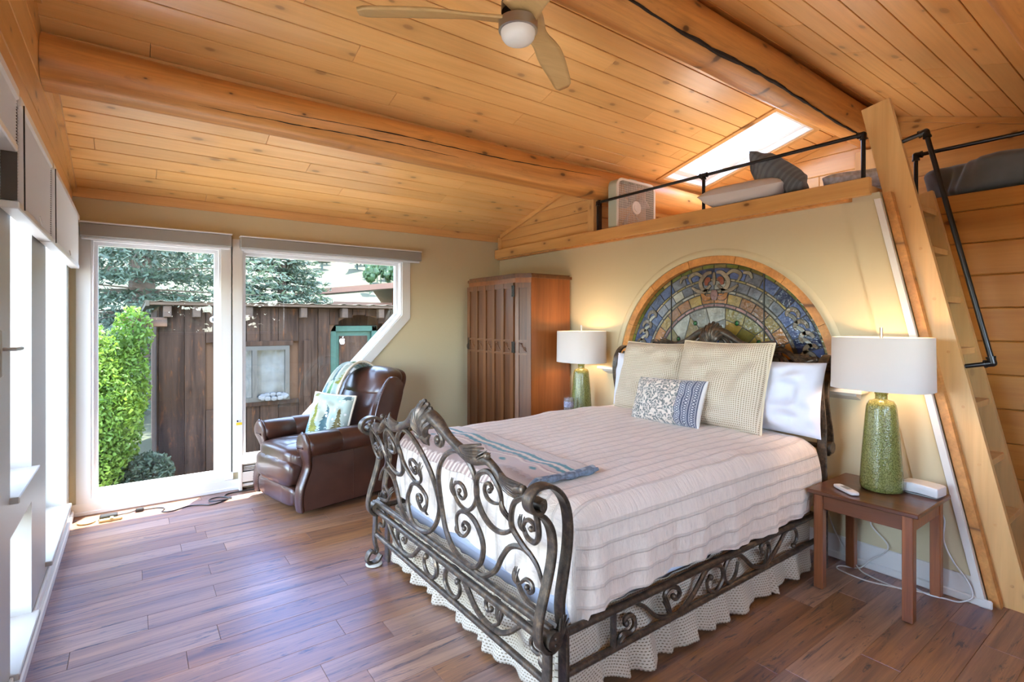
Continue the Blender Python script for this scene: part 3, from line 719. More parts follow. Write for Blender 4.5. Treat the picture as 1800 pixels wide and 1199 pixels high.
for a in (-.40, .40): G().box(XS-.010, XS-.001, AC+a-.004, AC+a+.004, AZ+.03, AZ+math.sqrt(RG**2-a*a)-.003).obj('saddle_bar', LEAD, sgw)
G().box(XS-.012, XS-.002, AC-.86, AC+.86, AZ+.124, AZ+.129).obj('saddle_bar', LEAD, sgw)
# plaster bead round the arch and the sill shelf
S(G().prism(half(.955), XB-.008, XB-.0005, mpx, [[(q[0], q[1]-.0) for q in half(.9255, 48)]] if False else []).obj('trim_15', WALLP) if False else
  G().grid(49, 5, lambda u, v: (XB-.008*math.sin(PI*v), AC+(.928+.05*v)*math.cos(PI*u), AZ+(.928+.05*v)*math.sin(PI*u))).obj('trim_15', WALLP, smooth=True, loc=(XB, AC, AZ)), 'raised plaster edge around the arched opening', 'trim')
sh = G().box(XB-.115, XB+.012, 1.27, 3.46, AZ-.028, AZ-.001, .006); sh.prism([(XB-.0005, AZ-.028), (XB-.085, AZ-.028), (XB-.07, AZ-.045), (XB-.0005, AZ-.075)], 1.31, 3.42, lambda a, b, d: (a, d, b))
tag(sh.obj('window_shelf', TRIMW, loc=(XB, AC, AZ)), 'white ledge with moulding under the arched stained glass', 'shelf')

# ================================================================ bed
BC, HW = 2.265, .835                                # bed centre line (y) and half width
bed = thing('iron_sleigh_bed', 'antique bronze iron sleigh bed with scrollwork footboard and headboard', 'bed', (2.3, BC, 0))
def xf_(z): return float(np.interp(z, [0, .36, .6, .85, 1.1], [1.225, 1.225, 1.225, 1.17, 1.135]))
FA = [(0.144,0.734),(0.157,0.682),(0.2,0.656),(0.263,0.659),(0.334,0.707),(0.38,0.771),(0.385,0.848),(0.346,0.902),(0.281,0.929),(0.202,0.92),(0.117,0.878),(0.044,0.814),(-0.002,0.738),(-0.022,0.642),(-0.02,0.578),(0.014,0.5),(0.085,0.434),(0.178,0.407),(0.267,0.407),(0.326,0.43),(0.361,0.48),(0.367,0.538),(0.338,0.584),(0.299,0.623),(0.244,0.639),(0.183,0.631),(0.132,0.598),(0.126,0.562),(0.139,0.526)]
FA1 = [(0.147,0.735),(0.175,0.762),(0.219,0.777),(0.259,0.764),(0.262,0.729),(0.225,0.703),(0.195,0.713),(0.205,0.735)]
FA2 = [(0.139,0.519),(0.191,0.517),(0.236,0.551),(0.242,0.579),(0.204,0.586),(0.185,0.564),(.20,.555)]
FB_ = [(0.572,0.756),(0.58,0.815),(0.563,0.857),(0.525,0.889),(0.478,0.888),(0.422,0.861),(0.386,0.811),(0.37,0.743),(0.394,0.679),(0.452,0.641),(0.525,0.641),(0.593,0.667),(0.626,0.696)]
FB1 = [(0.557,0.772),(0.505,0.762),(0.463,0.769),(0.450,0.800),(0.471,0.832),(0.503,0.843),(0.518,0.825),(0.495,0.810)]
FC = [(0.703,0.742),(0.707,0.709),(0.725,0.682),(0.768,0.68),(0.800,0.712),(0.812,0.76),(0.812,0.809),(0.795,0.842),(0.764,0.855),(0.717,0.837),(0.666,0.802),(0.632,0.748),(0.621,0.698),(0.641,0.669),(0.685,0.633),(0.724,0.613),(0.765,0.58),(0.795,0.53)]
FC1 = [(0.712,0.728),(0.73,.752),(0.756,0.764),(0.785,0.755),(0.782,0.735),(0.76,0.730)]
FD = [(0.3,0.401),(0.36,.402),(0.409,0.421),(0.474,0.468),(0.519,0.535),(0.579,0.597),(0.668,0.624),(0.724,0.609)]
FE = [(0.785,0.420),(0.707,0.426),(0.661,0.443),(0.629,0.478),(0.613,0.511)]
FE1 = [(0.640,0.470),(0.684,0.506),(0.722,0.507),(0.733,0.482),(0.71,0.465),(.695,.48)]
FF = [(0.790,0.355),(0.72,0.353),(0.654,0.313),(0.584,0.259),(0.509,0.22),(0.454,0.212),(0.372,0.213),(0.297,0.239),(0.246,0.278),(0.192,0.318),(0.136,0.339),(0.078,0.339),(0.026,0.304),(0.010,0.249),(0.049,0.21),(0.107,0.203),(0.15,0.231),(0.157,0.269),(0.136,0.289)]
FG = [(0.442,0.22),(0.487,0.247),(0.515,0.297),(0.509,0.332),(0.476,0.345),(0.454,0.342),(0.407,0.323),(0.39,0.293),(0.407,0.268),(0.431,0.284)]
FH = [(0.766,0.318),(0.739,0.314),(0.72,0.287),(0.729,0.263),(0.766,0.259),(0.790,0.266),(0.805,0.245),(0.80,0.213)]
tm = lambda t: (t+.035)*.945
CR = [(0.0,1.060),(0.06,1.052),(0.115,1.035),(0.165,1.008),(0.22,0.978),(0.28,0.954),(0.34,0.936),(0.41,0.925),(0.475,0.936),(0.52,0.938),(0.565,0.920),(0.60,0.892),(0.645,0.868),(0.69,0.868),(0.735,0.878),(0.775,0.862)]
def leafy(g, pos, base, tip, w, n=5, curl=.012):
    """acanthus-like leaf: a few tapered ridges fanning from base to tip; 2D points mapped by pos(t,z,off)"""
    bx, bz = base; tx, tz = tip; dx, dz = tx-bx, tz-bz; L = math.hypot(dx, dz); nx, nz = -dz/L, dx/L
    for k in range(n):
        s_ = (k-(n-1)/2)/((n-1)/2) if n > 1 else 0
        P = [];
        for i in range(7):
            u = i/6; sp = w*s_*(u**.7); P.append(pos(bx+dx*u*(1-.18*abs(s_))+nx*sp, bz+dz*u*(1-.18*abs(s_))+nz*sp, curl*math.sin(u*PI)*.8-(.010*u*u)))
        rr = [w*.34*(.45+1.0*math.sin(PI*min(1, .15+.8*i/6)))*.55 for i in range(7)]
        g.tube(P, rr, 6)
def iron_panel(pos, parent, full=True):
    """scrollwork of one sleigh end. pos(t,z,off)->world for one half; built for both halves"""
    for sg_ in (1, -1):
        q = lambda t, z, o=0: pos(sg_*t, z, o)
        def sc(name, pts, r=.0125, taper=True, ball=None, rem=True):
            P = [q(tm(t) if rem else t, z) for t, z in pts]; P = catmull(P, 4); n = len(P)
            rr = [r*(1 if not taper else (.62+.38*math.sin(PI*min(.5, 1.6*i/(n-1)))*math.sin(PI*min(.5, 1.6*(1-i/(n-1)))))) for i in range(n)]
            g = G().tube(P, rr, 7)
            if ball is not None:
                b = q(tm(ball[0]), ball[1]); g.ball(b, r*1.35, 8)
            return g
        g = sc('s', FA); leafy(g, q, (tm(.15), .69), (tm(.138), .785), .020, 4); leafy(g, q, (tm(.13), .56), (tm(.15), .495), .018, 4); g.obj('scroll', IRON, parent, True)
        sc('s', FA1, .009, ball=FA1[-1]).obj('scroll', IRON, parent, True); sc('s', FA2, .009, ball=FA2[-1]).obj('scroll', IRON, parent, True)
        g = sc('s', FB_); leafy(g, q, (tm(.575), .80), (tm(.60), .70), .022, 4); g.obj('scroll', IRON, parent, True)
        sc('s', FB1, .009, ball=FB1[-1]).obj('scroll', IRON, parent, True)
        g = sc('s', FC); leafy(g, q, (tm(.71), .70), (tm(.69), .77), .020, 4); g.obj('scroll', IRON, parent, True)
        sc('s', FC1, .009, ball=FC1[-1]).obj('scroll', IRON, parent, True); sc('s', FD).obj('scroll', IRON, parent, True)
        g = sc('s', FE, .010); leafy(g, q, (tm(.63), .465), (tm(.605), .53), .020, 4); g.obj('scroll', IRON, parent, True)
        sc('s', FE1, .009, ball=FE1[-1]).obj('scroll', IRON, parent, True)
        if full:
            sc('s', FF, ball=FF[-1]).obj('scroll', IRON, parent, True)
            g = sc('s', FG, .010, ball=FG[-1]); leafy(g, q, (tm(.50), .25), (tm(.485), .355), .020, 4); g.obj('scroll', IRON, parent, True)
            g = sc('s', FH, .009, ball=FH[0]); leafy(g, q, (tm(.78), .268), (tm(.81), .20), .018, 4); g.obj('scroll', IRON, parent, True)
        # crest rail half
        P = catmull([q(t, z) for t, z in CR], 5); n = len(P); tt = np.linspace(0, 1, n)
        rr = [.030*(1-.48*t)*(1+.18*math.sin(t*17)) for t in tt]
        g = G().tube(P, rr, 9)
        leafy(g, q, (.30, .945), (.505, .960), .038, 6, .035); leafy(g, q, (.44, .925), (.53, .972), .016, 3, .03); leafy(g, q, (.59, .905), (.745, .848), .036, 6, .025); leafy(g, q, (.12, 1.02), (.30, .915), .018, 3, .0)
        g.ball(q(.535, .965, .012), .016, 8).ball(q(.755, .885, .01), .018, 8)
        P = catmull([q(t, z) for t, z in ((.075, 1.02), (.12, .99), (.145, .955), (.12, .925), (.088, .93), (.085, .955), (.105, .957))], 4)
        g.tube(P, [.012]*len(P), 7).ball(q(.102, .95, 0), .016, 8)
        g.obj('crest_rail', IRON, parent, True)
    g = G()                                           # central palmette
    for k in range(-4, 5):
        a = k*.235; tipr = .132-.008*abs(k)
        P = [pos(.012*k*.25+math.sin(a)*tipr*u, .945+math.cos(a*.9)*(tipr+.04)*u, .012+.030*math.sin(PI*u*.9)-(.022*max(0, u-.75)*4)) for u in np.linspace(0, 1, 8)]
        g.tube(P, [.0075+.0115*math.sin(PI*min(1, .1+.75*u)) for u in np.linspace(0, 1, 8)], 7); g.ball(P[-1], .015, 7)
    for k in range(-3, 4):
        P = [pos(.013*k*(1-.35*u), .965-.055*u, .014+.01*math.sin(PI*u)) for u in np.linspace(0, 1, 5)]; g.tube(P, [.010, .011, .010, .008, .005], 6)
    g.obj('palmette', IRON, parent, True)
iron_panel(lambda t, z, o=0: (xf_(z)-o, BC-t, z), bed, True)
HX, HZ = 3.452, .375
iron_panel(lambda t, z, o=0: (HX+(1.225-xf_(z))-o, BC-t, z+HZ), bed, False)
# sleigh end posts (profile in x,z)
PR = [(1.168,.852),(1.182,.862),(1.185,.838),(1.168,.822),(1.140,.828),(1.122,.852),(1.124,.880),(1.150,.905),(1.190,.912),(1.232,.900),(1.272,.866),(1.300,.815),(1.312,.74),(1.306,.65),(1.288,.56),(1.272,.47),(1.276,.40),(1.290,.345),(1.292,.28),(1.292,.0)]
PF = [(1.150,.822),(1.190,.800),(1.224,.752),(1.236,.69),(1.228,.62),(1.205,.54),(1.180,.46),(1.168,.40),(1.172,.35),(1.195,.318),(1.225,.308),(1.250,.322),(1.262,.352),(1.255,.385),(1.235,.40)]
PL = [(1.214,.310),(1.212,.24),(1.208,.17),(1.214,.12),(1.222,.095),(1.212,.075),(1.190,.088),(1.170,.075),(1.160,.048),(1.168,.022),(1.196,.012),(1.228,.024),(1.250,.055)]
for sg_ in (1, -1):
    y_ = BC+sg_*(HW-.01)
    def mk(pts, w, t, name, fx=lambda x: x, dz=0, par=bed):
        P = catmull([(fx(x), y_, z+dz if z > .0 else 0) for x, z in pts], 5); return G().bar(P, (0, 1, 0), w, t).obj(name, IRON, par, True, 35)
    mk(PR, .052, .017, 'end_post'); mk(PF, .046, .017, 'end_post'); mk(PL, .046, .017, 'foot')
    G().tube([(1.170, y_-.032, .846), (1.170, y_+.032, .846)], .015, 12).tube([(1.170, y_-.036*1, .846), (1.170, y_+.036, .846)], .006, 8).obj('scroll_pin', IRON, bed, True)
    g = G().tube([(1.222, y_-sg_*.02, .355), (1.222, y_+sg_*.036, .355)], .034, 18); g.ball((1.222, y_+sg_*.037, .367), .006, 6).ball((1.222, y_+sg_*.037, .343), .006, 6)
    leafy(g, lambda t, z, o=0: (t, y_+sg_*.03, z), (1.245, .345), (1.275, .44), .02, 4); g.obj('rail_boss', IRON, bed, True)
    mir = lambda x: HX+(1.225-x)
    mk(PR[:-2]+[(1.292, .0-HZ+.0)], .052, .017, 'head_post', mir, HZ) if False else None
    P = catmull([(mir(x), y_, z+HZ) for x, z in PR[:-3]]+[(mir(1.27), y_, .62), (mir(1.262), y_, .45), (mir(1.262), y_, .2), (mir(1.262), y_, .0)], 5); G().bar(P, (0, 1, 0), .052, .017).obj('head_post', IRON, bed, True, 35)
    P = catmull([(mir(x), y_, z+HZ) for x, z in PF[:11]], 5); G().bar(P, (0, 1, 0), .046, .017).obj('head_post', IRON, bed, True, 35)
    G().tube([(mir(1.222), y_-.04, .355+HZ), (mir(1.222), y_+.04, .355+HZ)], .036, 16).obj('rail_boss', IRON, bed, True)
    # side rails with scrolls
    yr = BC+sg_*HW
    for z_, r_ in ((.352, .0165), (.197, .0145)): G().tube([(1.29, yr, z_), (mir(1.262), yr, z_)], r_, 10).obj('side_rail', IRON, bed, True)
    G().tube([(1.547, yr, .197), (1.547, yr, .352)], .013, 8).obj('side_rail', IRON, bed, True)
    R1 = [(1.672,.342),(1.735,.305),(1.811,.24),(1.891,.21),(1.975,.205),(2.061,.241),(2.126,.291),(2.179,.332),(2.247,.338),(2.304,.311),(2.318,.258),(2.275,.218),(2.234,.212),(2.193,.239),(2.186,.276),(2.213,.289)]
    R1b = [(1.903,.215),(1.874,.285),(1.874,.320),(1.915,.333),(1.962,.313),(1.975,.283),(1.944,.27),(1.932,.285)]
    R0 = [(1.571,.207),(1.591,.24),(1.641,.229),(1.672,.246),(1.667,.282),(1.641,.301),(1.611,.294),(1.621,.274)]
    R2 = [(2.451,.299),(2.429,.243),(2.391,.217),(2.347,.225),(2.325,.272),(2.347,.322),(2.391,.339),(2.451,.335),(2.513,.295),(2.577,.243),(2.659,.214),(2.728,.214),(2.798,.246),(2.87,.291),(2.925,.332),(2.982,.338),(3.04,.322),(3.06,.272),(3.021,.234)]
    R2b = [(2.693,.215),(2.745,.26),(2.745,.315),(2.700,.333),(2.668,.315),(2.685,.284)]
    for pts in (R1, R1b, R0, R2, R2b):
        P = catmull([(x, yr, z) for x, z in pts], 4); n = len(P)
        g = G().tube(P, [.0115*(.7+.3*math.sin(PI*i/(n-1))) for i in range(n)], 7).ball(P[-1], .015, 8)
        if pts in (R1b, R0, R2b): leafy(g, lambda t, z, o=0: (t, yr-.012*sg_*-1, z), (pts[0][0], pts[0][1]+.01), (pts[2][0]-.03, pts[2][1]), .016, 4)
        g.obj('scroll', IRON, bed, True)
for dz_, dx_ in ((0, 0), (.045, .012)): G().tube([(1.215+dx_, BC-HW, .338+dz_), (1.215+dx_, BC+HW, .338+dz_)], .0165, 10).obj('foot_rail', IRON, bed, True)
G().tube([(1.215, BC-HW, .19), (1.215, BC+HW, .19)], .0145, 10).obj('foot_rail', IRON, bed, True)
G().tube([(HX+.0, BC-HW, .73), (HX, BC+HW, .73)], .016, 10).obj('head_rail', IRON, bed, True)
G().tube([(HX-.02, BC-HW, .30), (HX-.02, BC+HW, .30)], .016, 10).obj('head_rail', IRON, bed, True)
for sg_ in (1, -1):
    tag(G().lathe([(.045, 0), (.050, .004), (.050, .010), (.044, .013)], 20, 1.205, BC+sg_*(HW-.01)).obj('felt_pad', plain('felt_pad%d' % sg_, (.62, .58, .50), .9), loc=(1.205, BC+sg_*(HW-.01), 0), smooth=True),
        'round felt pad under the bed foot '+('nearest the recliner' if sg_ > 0 else 'nearest the camera'), 'pad')
# raise the frame onto its pads
# ---- mattress, spread, skirt
MATT = plain('white_sheet', (.72, .73, .78), .85, sheen=.2, bmp=.25, bscale=25)
G_ = G().puffy((2.37, BC, .555), (1.015, .765, .195), .18, 40, 20)
mt = G_.obj('mattress', MATT, loc=(2.37, BC, .36), smooth=True, ang=180); tag(mt, 'white sheeted mattress showing below the spread at the foot', 'mattress')
tag(G().box(1.40, 3.36, 1.51, 3.02, .17, .358, .02).obj('box_spring', MATT, loc=(2.37, BC, .17)), 'box spring hidden behind the crocheted bed skirt', 'box spring')
def spread_mat():
    m, nt, nd, ln, b = _mat('bedspread_cotton')
    at = N(nt, 'ShaderNodeAttribute'); at.attribute_name = 'st'; sp = N(nt, 'ShaderNodeSeparateXYZ'); ln.new(at.outputs['Vector'], sp.inputs[0])
    w = math_n(nt, 'FRACT', math_n(nt, 'MULTIPLY', sp.outputs[1], 1/.074))
    rb = ramp(nt, [(.0, (1, 1, 1)), (.13, (1, 1, 1)), (.17, (0, 0, 0)), (.95, (0, 0, 0)), (1.0, (1, 1, 1))]); ln.new(w, rb.inputs[0])
    mp = N(nt, 'ShaderNodeMapping'); mp.inputs['Scale'].default_value = (38, 9, 1); ln.new(at.outputs['Vector'], mp.inputs[0])
    n = N(nt, 'ShaderNodeTexNoise', Scale=1.6, Detail=5.0, Roughness=.6, Distortion=.6); ln.new(mp.outputs[0], n.inputs['Vector'])
    base = mixc(nt, rb.outputs[0], (.83, .70, .58), (.67, .56, .46)); 
    r = ramp(nt, [(.25, (.90, .90, .90)), (.6, (1.03, 1.03, 1.03))]); ln.new(n.outputs[0], r.inputs[0])
    ln.new(mixc(nt, 1.0, base, r.outputs[0], 'MULTIPLY'), b.inputs['Base Color'])
    b.inputs['Roughness'].default_value = .8; b.inputs['Sheen Weight'].default_value = .25; b.inputs['Specular IOR Level'].default_value = .25
    puff = ramp(nt, [(.0, (0, 0, 0)), (.15, (0, 0, 0)), (.35, (.8, .8, .8)), (.75, (.8, .8, .8)), (1.0, (0, 0, 0))]); ln.new(w, puff.inputs[0])
    h = math_n(nt, 'MULTIPLY', math_n(nt, 'MULTIPLY_ADD', n.outputs[0], 1.5, .1), math_n(nt, 'SUBTRACT', 1.0, math_n(nt, 'MULTIPLY', rb.outputs[0], .9)))
    bump(nt, math_n(nt, 'ADD', h, math_n(nt, 'MULTIPLY', puff.outputs[0], .5)), .55, .012, b)
    return m
SPREAD = spread_mat()
def rrect(x0, x1, y0, y1, r, nx=64, ny=46, nc=10):
    """rounded rectangle as list of points, constant count"""
    r = max(r, .004); P = []
    def arc(cx, cy, a0):
        return [(cx+r*math.cos(a0+PI/2*i/nc), cy+r*math.sin(a0+PI/2*i/nc)) for i in range(nc+1)]
    P += [(x0+r+(x1-x0-2*r)*i/nx, y0) for i in range(nx)]; P += arc(x1-r, y0+r, -PI/2)
    P += [(x1, y0+r+(y1-y0-2*r)*i/ny) for i in range(1, ny)]; P += arc(x1-r, y1-r, 0)
    P += [(x1-r-(x1-x0-2*r)*i/nx, y1) for i in range(1, nx)]; P += arc(x0+r, y1-r, PI/2)
    P += [(x0, y1-r-(y1-y0-2*r)*i/ny) for i in range(1, ny)]; P += arc(x0+r, y0+r, PI)[:-1]
    return P
def bedspread():
    X0, X1, Y0, Y1 = 1.335, 3.40, BC-HW-.005, BC+HW+.005; ZT_ = .80
    rings = []
    for d in (.80, .62, .46, .34, .24, .17, .12, .085, .055, .032, .014, .004): 
        rings.append((d, ZT_-(.0 if d > .09 else .075*(1-d/.09)**2), 0.0))
    for k in range(1, 21): rings.append((0, None, k/20))
    V = []; ST = []
    for (d, z, dr) in rings:
        P = rrect(X0+d, X1-d, Y0+d, Y1-d, max(.13-d*.3, .01)); n = len(P)
        for i, (x, y) in enumerate(P):
            near = smoothstep(Y0+.10, Y0, y); foot = smoothstep(X0+.12, X0, x); head = smoothstep(X1-.1, X1, x)
            if z is None:
                hem = .385+.05*foot*(1-near)+.02*math.sin(x*4.1)+.012*math.sin(y*9+1)+.02*head
                if near > .3 and foot > .3: hem = .345
                zz = (ZT_-.078)*(1-dr)+hem*dr
                fl = .020*dr+.020*math.sin(dr*PI)*(.6+.4*math.sin(x*5+y*7)); ph = (x*9 if near > foot else y*9)
                wv = (.012*dr)*(math.sin(ph*2.1)+.6*math.sin(ph*5.3+1.2)); cx_, cy_ = (X0+X1)/2, BC
                ox = -1 if x < X0+.13 else (1 if x > X1-.13 else 0); oy = -1 if y < Y0+.13 else (1 if y > Y1-.13 else 0)
                L = math.hypot(ox, oy) or 1; off = fl+wv
                if near > .5: off = off-.006*dr
                if foot > .5 and near < .5: off = min(off, .03)
                xx, yy = x+ox/L*off*(0.6 if foot > .5 else 1), y+oy/L*off
                drop = (ZT_-.078-zz)
            else:
                xx, yy, zz, drop = x, y, z, 0
            bumpz = .010*(float(vnoise(xx*3.1+2, yy*3.7))-.5)*2+.006*(float(vnoise(xx*9, yy*8+4))-.5)*2 if z is not None else 0
            zz += bumpz+(.020*math.exp(-((xx-3.0)**2+(yy-2.5)**2)/.8) if z is not None else 0)
            ac = yy if (foot > .6 and near < .6) else (yy if z is not None else (Y0-drop if y < BC else Y1+drop))
            V.append((xx, yy, zz)); ST.append((xx if not (foot > .6 and z is None) else X0-drop, ac, 0))
    n = len(P); g = G(); g.v = V
    for r_ in range(len(rings)-1):
        for i in range(n):
            j = (i+1) % n; g.f.append((r_*n+i, r_*n+j, (r_+1)*n+j, (r_+1)*n+i))
    g.f.append(tuple(range(n))[::-1])
    o = g.obj('bedspread', SPREAD, loc=(2.37, BC, .38), smooth=True, ang=180)
    at = o.data.attributes.new('st', 'FLOAT_VECTOR', 'POINT'); at.data.foreach_set('vector', np.array(ST, float).ravel())
    tag(o, 'cream ruched cotton bedspread with narrow stripes covering the bed', 'bedspread')
    return o
bedspread()
def crochet_mat():
    m, nt, nd, ln, b = _mat('crochet_cotton')
    at = N(nt, 'ShaderNodeAttribute'); at.attribute_name = 'st'
    mp = N(nt, 'ShaderNodeMapping'); mp.inputs['Scale'].default_value = (1, 1, 1); ln.new(at.outputs['Vector'], mp.inputs[0])
    br = N(nt, 'ShaderNodeTexBrick'); br.inputs['Scale'].default_value = 1.0; br.inputs['Mortar Size'].default_value = .0058; br.inputs['Mortar Smooth'].default_value = .4
    br.inputs['Brick Width'].default_value = .018; br.inputs['Row Height'].default_value = .0135; br.inputs['Bias'].default_value = 0
    ln.new(mp.outputs[0], br.inputs['Vector'])
    n = N(nt, 'ShaderNodeTexNoise', Scale=60.0, Detail=2.0); ln.new(at.outputs['Vector'], n.inputs['Vector'])
    c = mixc(nt, br.outputs['Fac'], (.27, .20, .13), (.60, .51, .39)); ln.new(c, b.inputs['Base Color'])
    b.inputs['Roughness'].default_value = .95; bump(nt, math_n(nt, 'ADD', br.outputs['Fac'], math_n(nt, 'MULTIPLY', n.outputs[0], .4)), .7, .006, b)
    return m
CROCHET = crochet_mat()
def bed_skirt():
    P = [(3.30, BC-HW+.055)]
    path = []
    L1 = 3.33-1.33; L2 = 2*(HW-.07)
    n = 620; V = []; ST = []
    tot = L1+L2+L1; rows = 22
    for i in range(n):
        s_ = tot*i/(n-1)
        if s_ < L1: x, y, nx, ny = 3.33-s_, BC-HW+.05, 0, -1
        elif s_ < L1+L2: x, y, nx, ny = 1.33, BC-HW+.07+(s_-L1)-.0, -1, 0
        else: x, y, nx, ny = 1.33+(s_-L1-L2), BC+HW-.05, 0, 1
        for k in range(rows):
            v = k/(rows-1)
            nz = float(vnoise(s_*9, 1.5)); nz2 = float(vnoise(s_*31, 4.5))
            lift = .004+.026*nz+.014*nz2
            if 1.68 < s_ < 1.92: lift += .05*math.sin(PI*(s_-1.68)/.24)
            z = .352*(1-v)+lift*v
            amp = .005+.013*v
            w = amp*(1.0*math.sin(s_*38+9*nz)+.8*(nz2-.5)*2+.7*math.sin(s_*23+v*2+3*nz))+.030*v*v
            V.append((x+nx*w, y+ny*w, z)); ST.append((s_*1.35, v*.36, 0))
    g = G(); g.v = V
    for i in range(n-1):
        for k in range(rows-1): g.f.append((i*rows+k, i*rows+k+1, (i+1)*rows+k+1, (i+1)*rows+k))
    o = g.obj('bed_skirt', CROCHET, loc=(2.3, BC, 0), smooth=True, ang=180)
    at = o.data.attributes.new('st', 'FLOAT_VECTOR', 'POINT'); at.data.foreach_set('vector', np.array(ST, float).ravel())
    so = o.modifiers.new('thick', 'SOLIDIFY'); so.thickness = .004
    tag(o, 'ruffled ivory crocheted bed skirt hanging to the floor', 'bed skirt')
bed_skirt()
# ================================================================ pillows and throws
def pillow_geo(w, h, t, n=40, pinch=.07, sag=.0, wr=.0, seed=0):
    """front faces -y; returns G and (u,v,side) per vertex"""
    g = G(); uv = []
    for side in (-1, 1):
        o = len(g.v)
        for i in range(n+1):
            for j in range(n+1):
                u = -1+2*i/n; v = -1+2*j/n; ua = math.copysign(abs(u)**.85, u); va = math.copysign(abs(v)**.85, v)
                x = w/2*ua*(1-pinch*(1-va*va)); z = h/2*va*(1-pinch*(1-ua*ua)); e = (1-u**4)*(1-v**4)
                y = side*t/2*max(0, e)**.55
                y += wr*(float(vnoise(u*4+seed, v*4+side*3))-.5)*e; z += -sag*(1-abs(u))*.0
                y += .5*t*sag*(v*v)*(-1)
                g.v.append((x, y, z+h/2)); uv.append((u, v, side))
        for i in range(n):
            for j in range(n):
                a = o+i*(n+1)+j; q = (a, a+n+1, a+n+2, a+1); g.f.append(q if side < 0 else q[::-1])
    return g, np.array(uv)
def place(o, loc, rz, tilt, roll=0): o.location = loc; o.rotation_euler = (-tilt, roll, rz)
def weave_mat():
    m, nt, nd, ln, b = _mat('woven_cotton')
    v = coords(nt, (1, 1, 1)); sp = N(nt, 'ShaderNodeSeparateXYZ'); ln.new(v, sp.inputs[0])
    sx = math_n(nt, 'SINE', math_n(nt, 'MULTIPLY', sp.outputs[0], 2*PI/.0125)); sz = math_n(nt, 'SINE', math_n(nt, 'MULTIPLY', sp.outputs[2], 2*PI/.0125))
    p = math_n(nt, 'MAXIMUM', sx, sz)
    r = ramp(nt, [(.10, (.24, .165, .10)), (.50, (.60, .48, .335)), (.9, (.72, .61, .46))]); ln.new(math_n(nt, 'MULTIPLY_ADD', p, .5, .5), r.inputs[0]); ln.new(r.outputs[0], b.inputs['Base Color'])
    b.inputs['Roughness'].default_value = .95; bump(nt, p, .6, .004, b); return m
WEAVE = weave_mat(); PIPING = plain('cream_piping', (.70, .58, .40), .8)
def edge_piping(w, h, pinch, r, mat, parent):
    P = []
    for (a, b) in [(-1, k) for k in np.linspace(-1, 1, 16)]+[(k, 1) for k in np.linspace(-1, 1, 16)][1:]+[(1, k) for k in np.linspace(1, -1, 16)][1:]+[(k, -1) for k in np.linspace(1, -1, 16)][1:-1]:
        ua = math.copysign(abs(a)**.85, a); va = math.copysign(abs(b)**.85, b)
        P.append((w/2*ua*(1-pinch*(1-va*va)), 0, h/2*va*(1-pinch*(1-ua*ua))+h/2))
    return G().tube(P, r, 6, closed=True).obj('piping', mat, parent, True)
def woven(label, loc, rz, tilt, seed, w=.64, h=.60):
    g, uv = pillow_geo(w, h, .20, 40, .05, .0, .05, seed)
    o = g.obj('woven_pillow', WEAVE, smooth=True, ang=180); tag(o, label, 'pillow', 'large woven pillows against the headboard'); place(o, loc, rz, tilt); o['_local'] = 1
    edge_piping(w, h, .05, .007, PIPING, o); return o
woven('cream open-weave square pillow farther from camera, partly behind the other', (3.20, 2.635, .80), -PI/2-.06, .30, 1, .66, .56)
woven('cream open-weave square pillow nearer the white pillow, in front', (3.09, 1.985, .795), -PI/2+.05, .33, 5, .64, .60)
WHITEC = plain('white_pillowcase', (.70, .70, .77), .85, sheen=.2)
g, uv = pillow_geo(.72, .46, .18, 40, .05, 0, .10, 9); o = g.obj('white_pillow', WHITEC, smooth=True, ang=180); tag(o, 'plain white pillow leaning behind the woven pillow beside the nightstand', 'pillow'); place(o, (3.29, 1.76, .80), -PI/2+.02, .18)
g, uv = pillow_geo(.70, .44, .18, 30, .05, 0, .08, 12); o = g.obj('white_pillow', WHITEC, smooth=True, ang=180); tag(o, 'plain white pillow hidden behind the farther woven pillow', 'pillow'); place(o, (3.32, 2.72, .80), -PI/2, .15)
PRINT = vcol('printed_cotton')
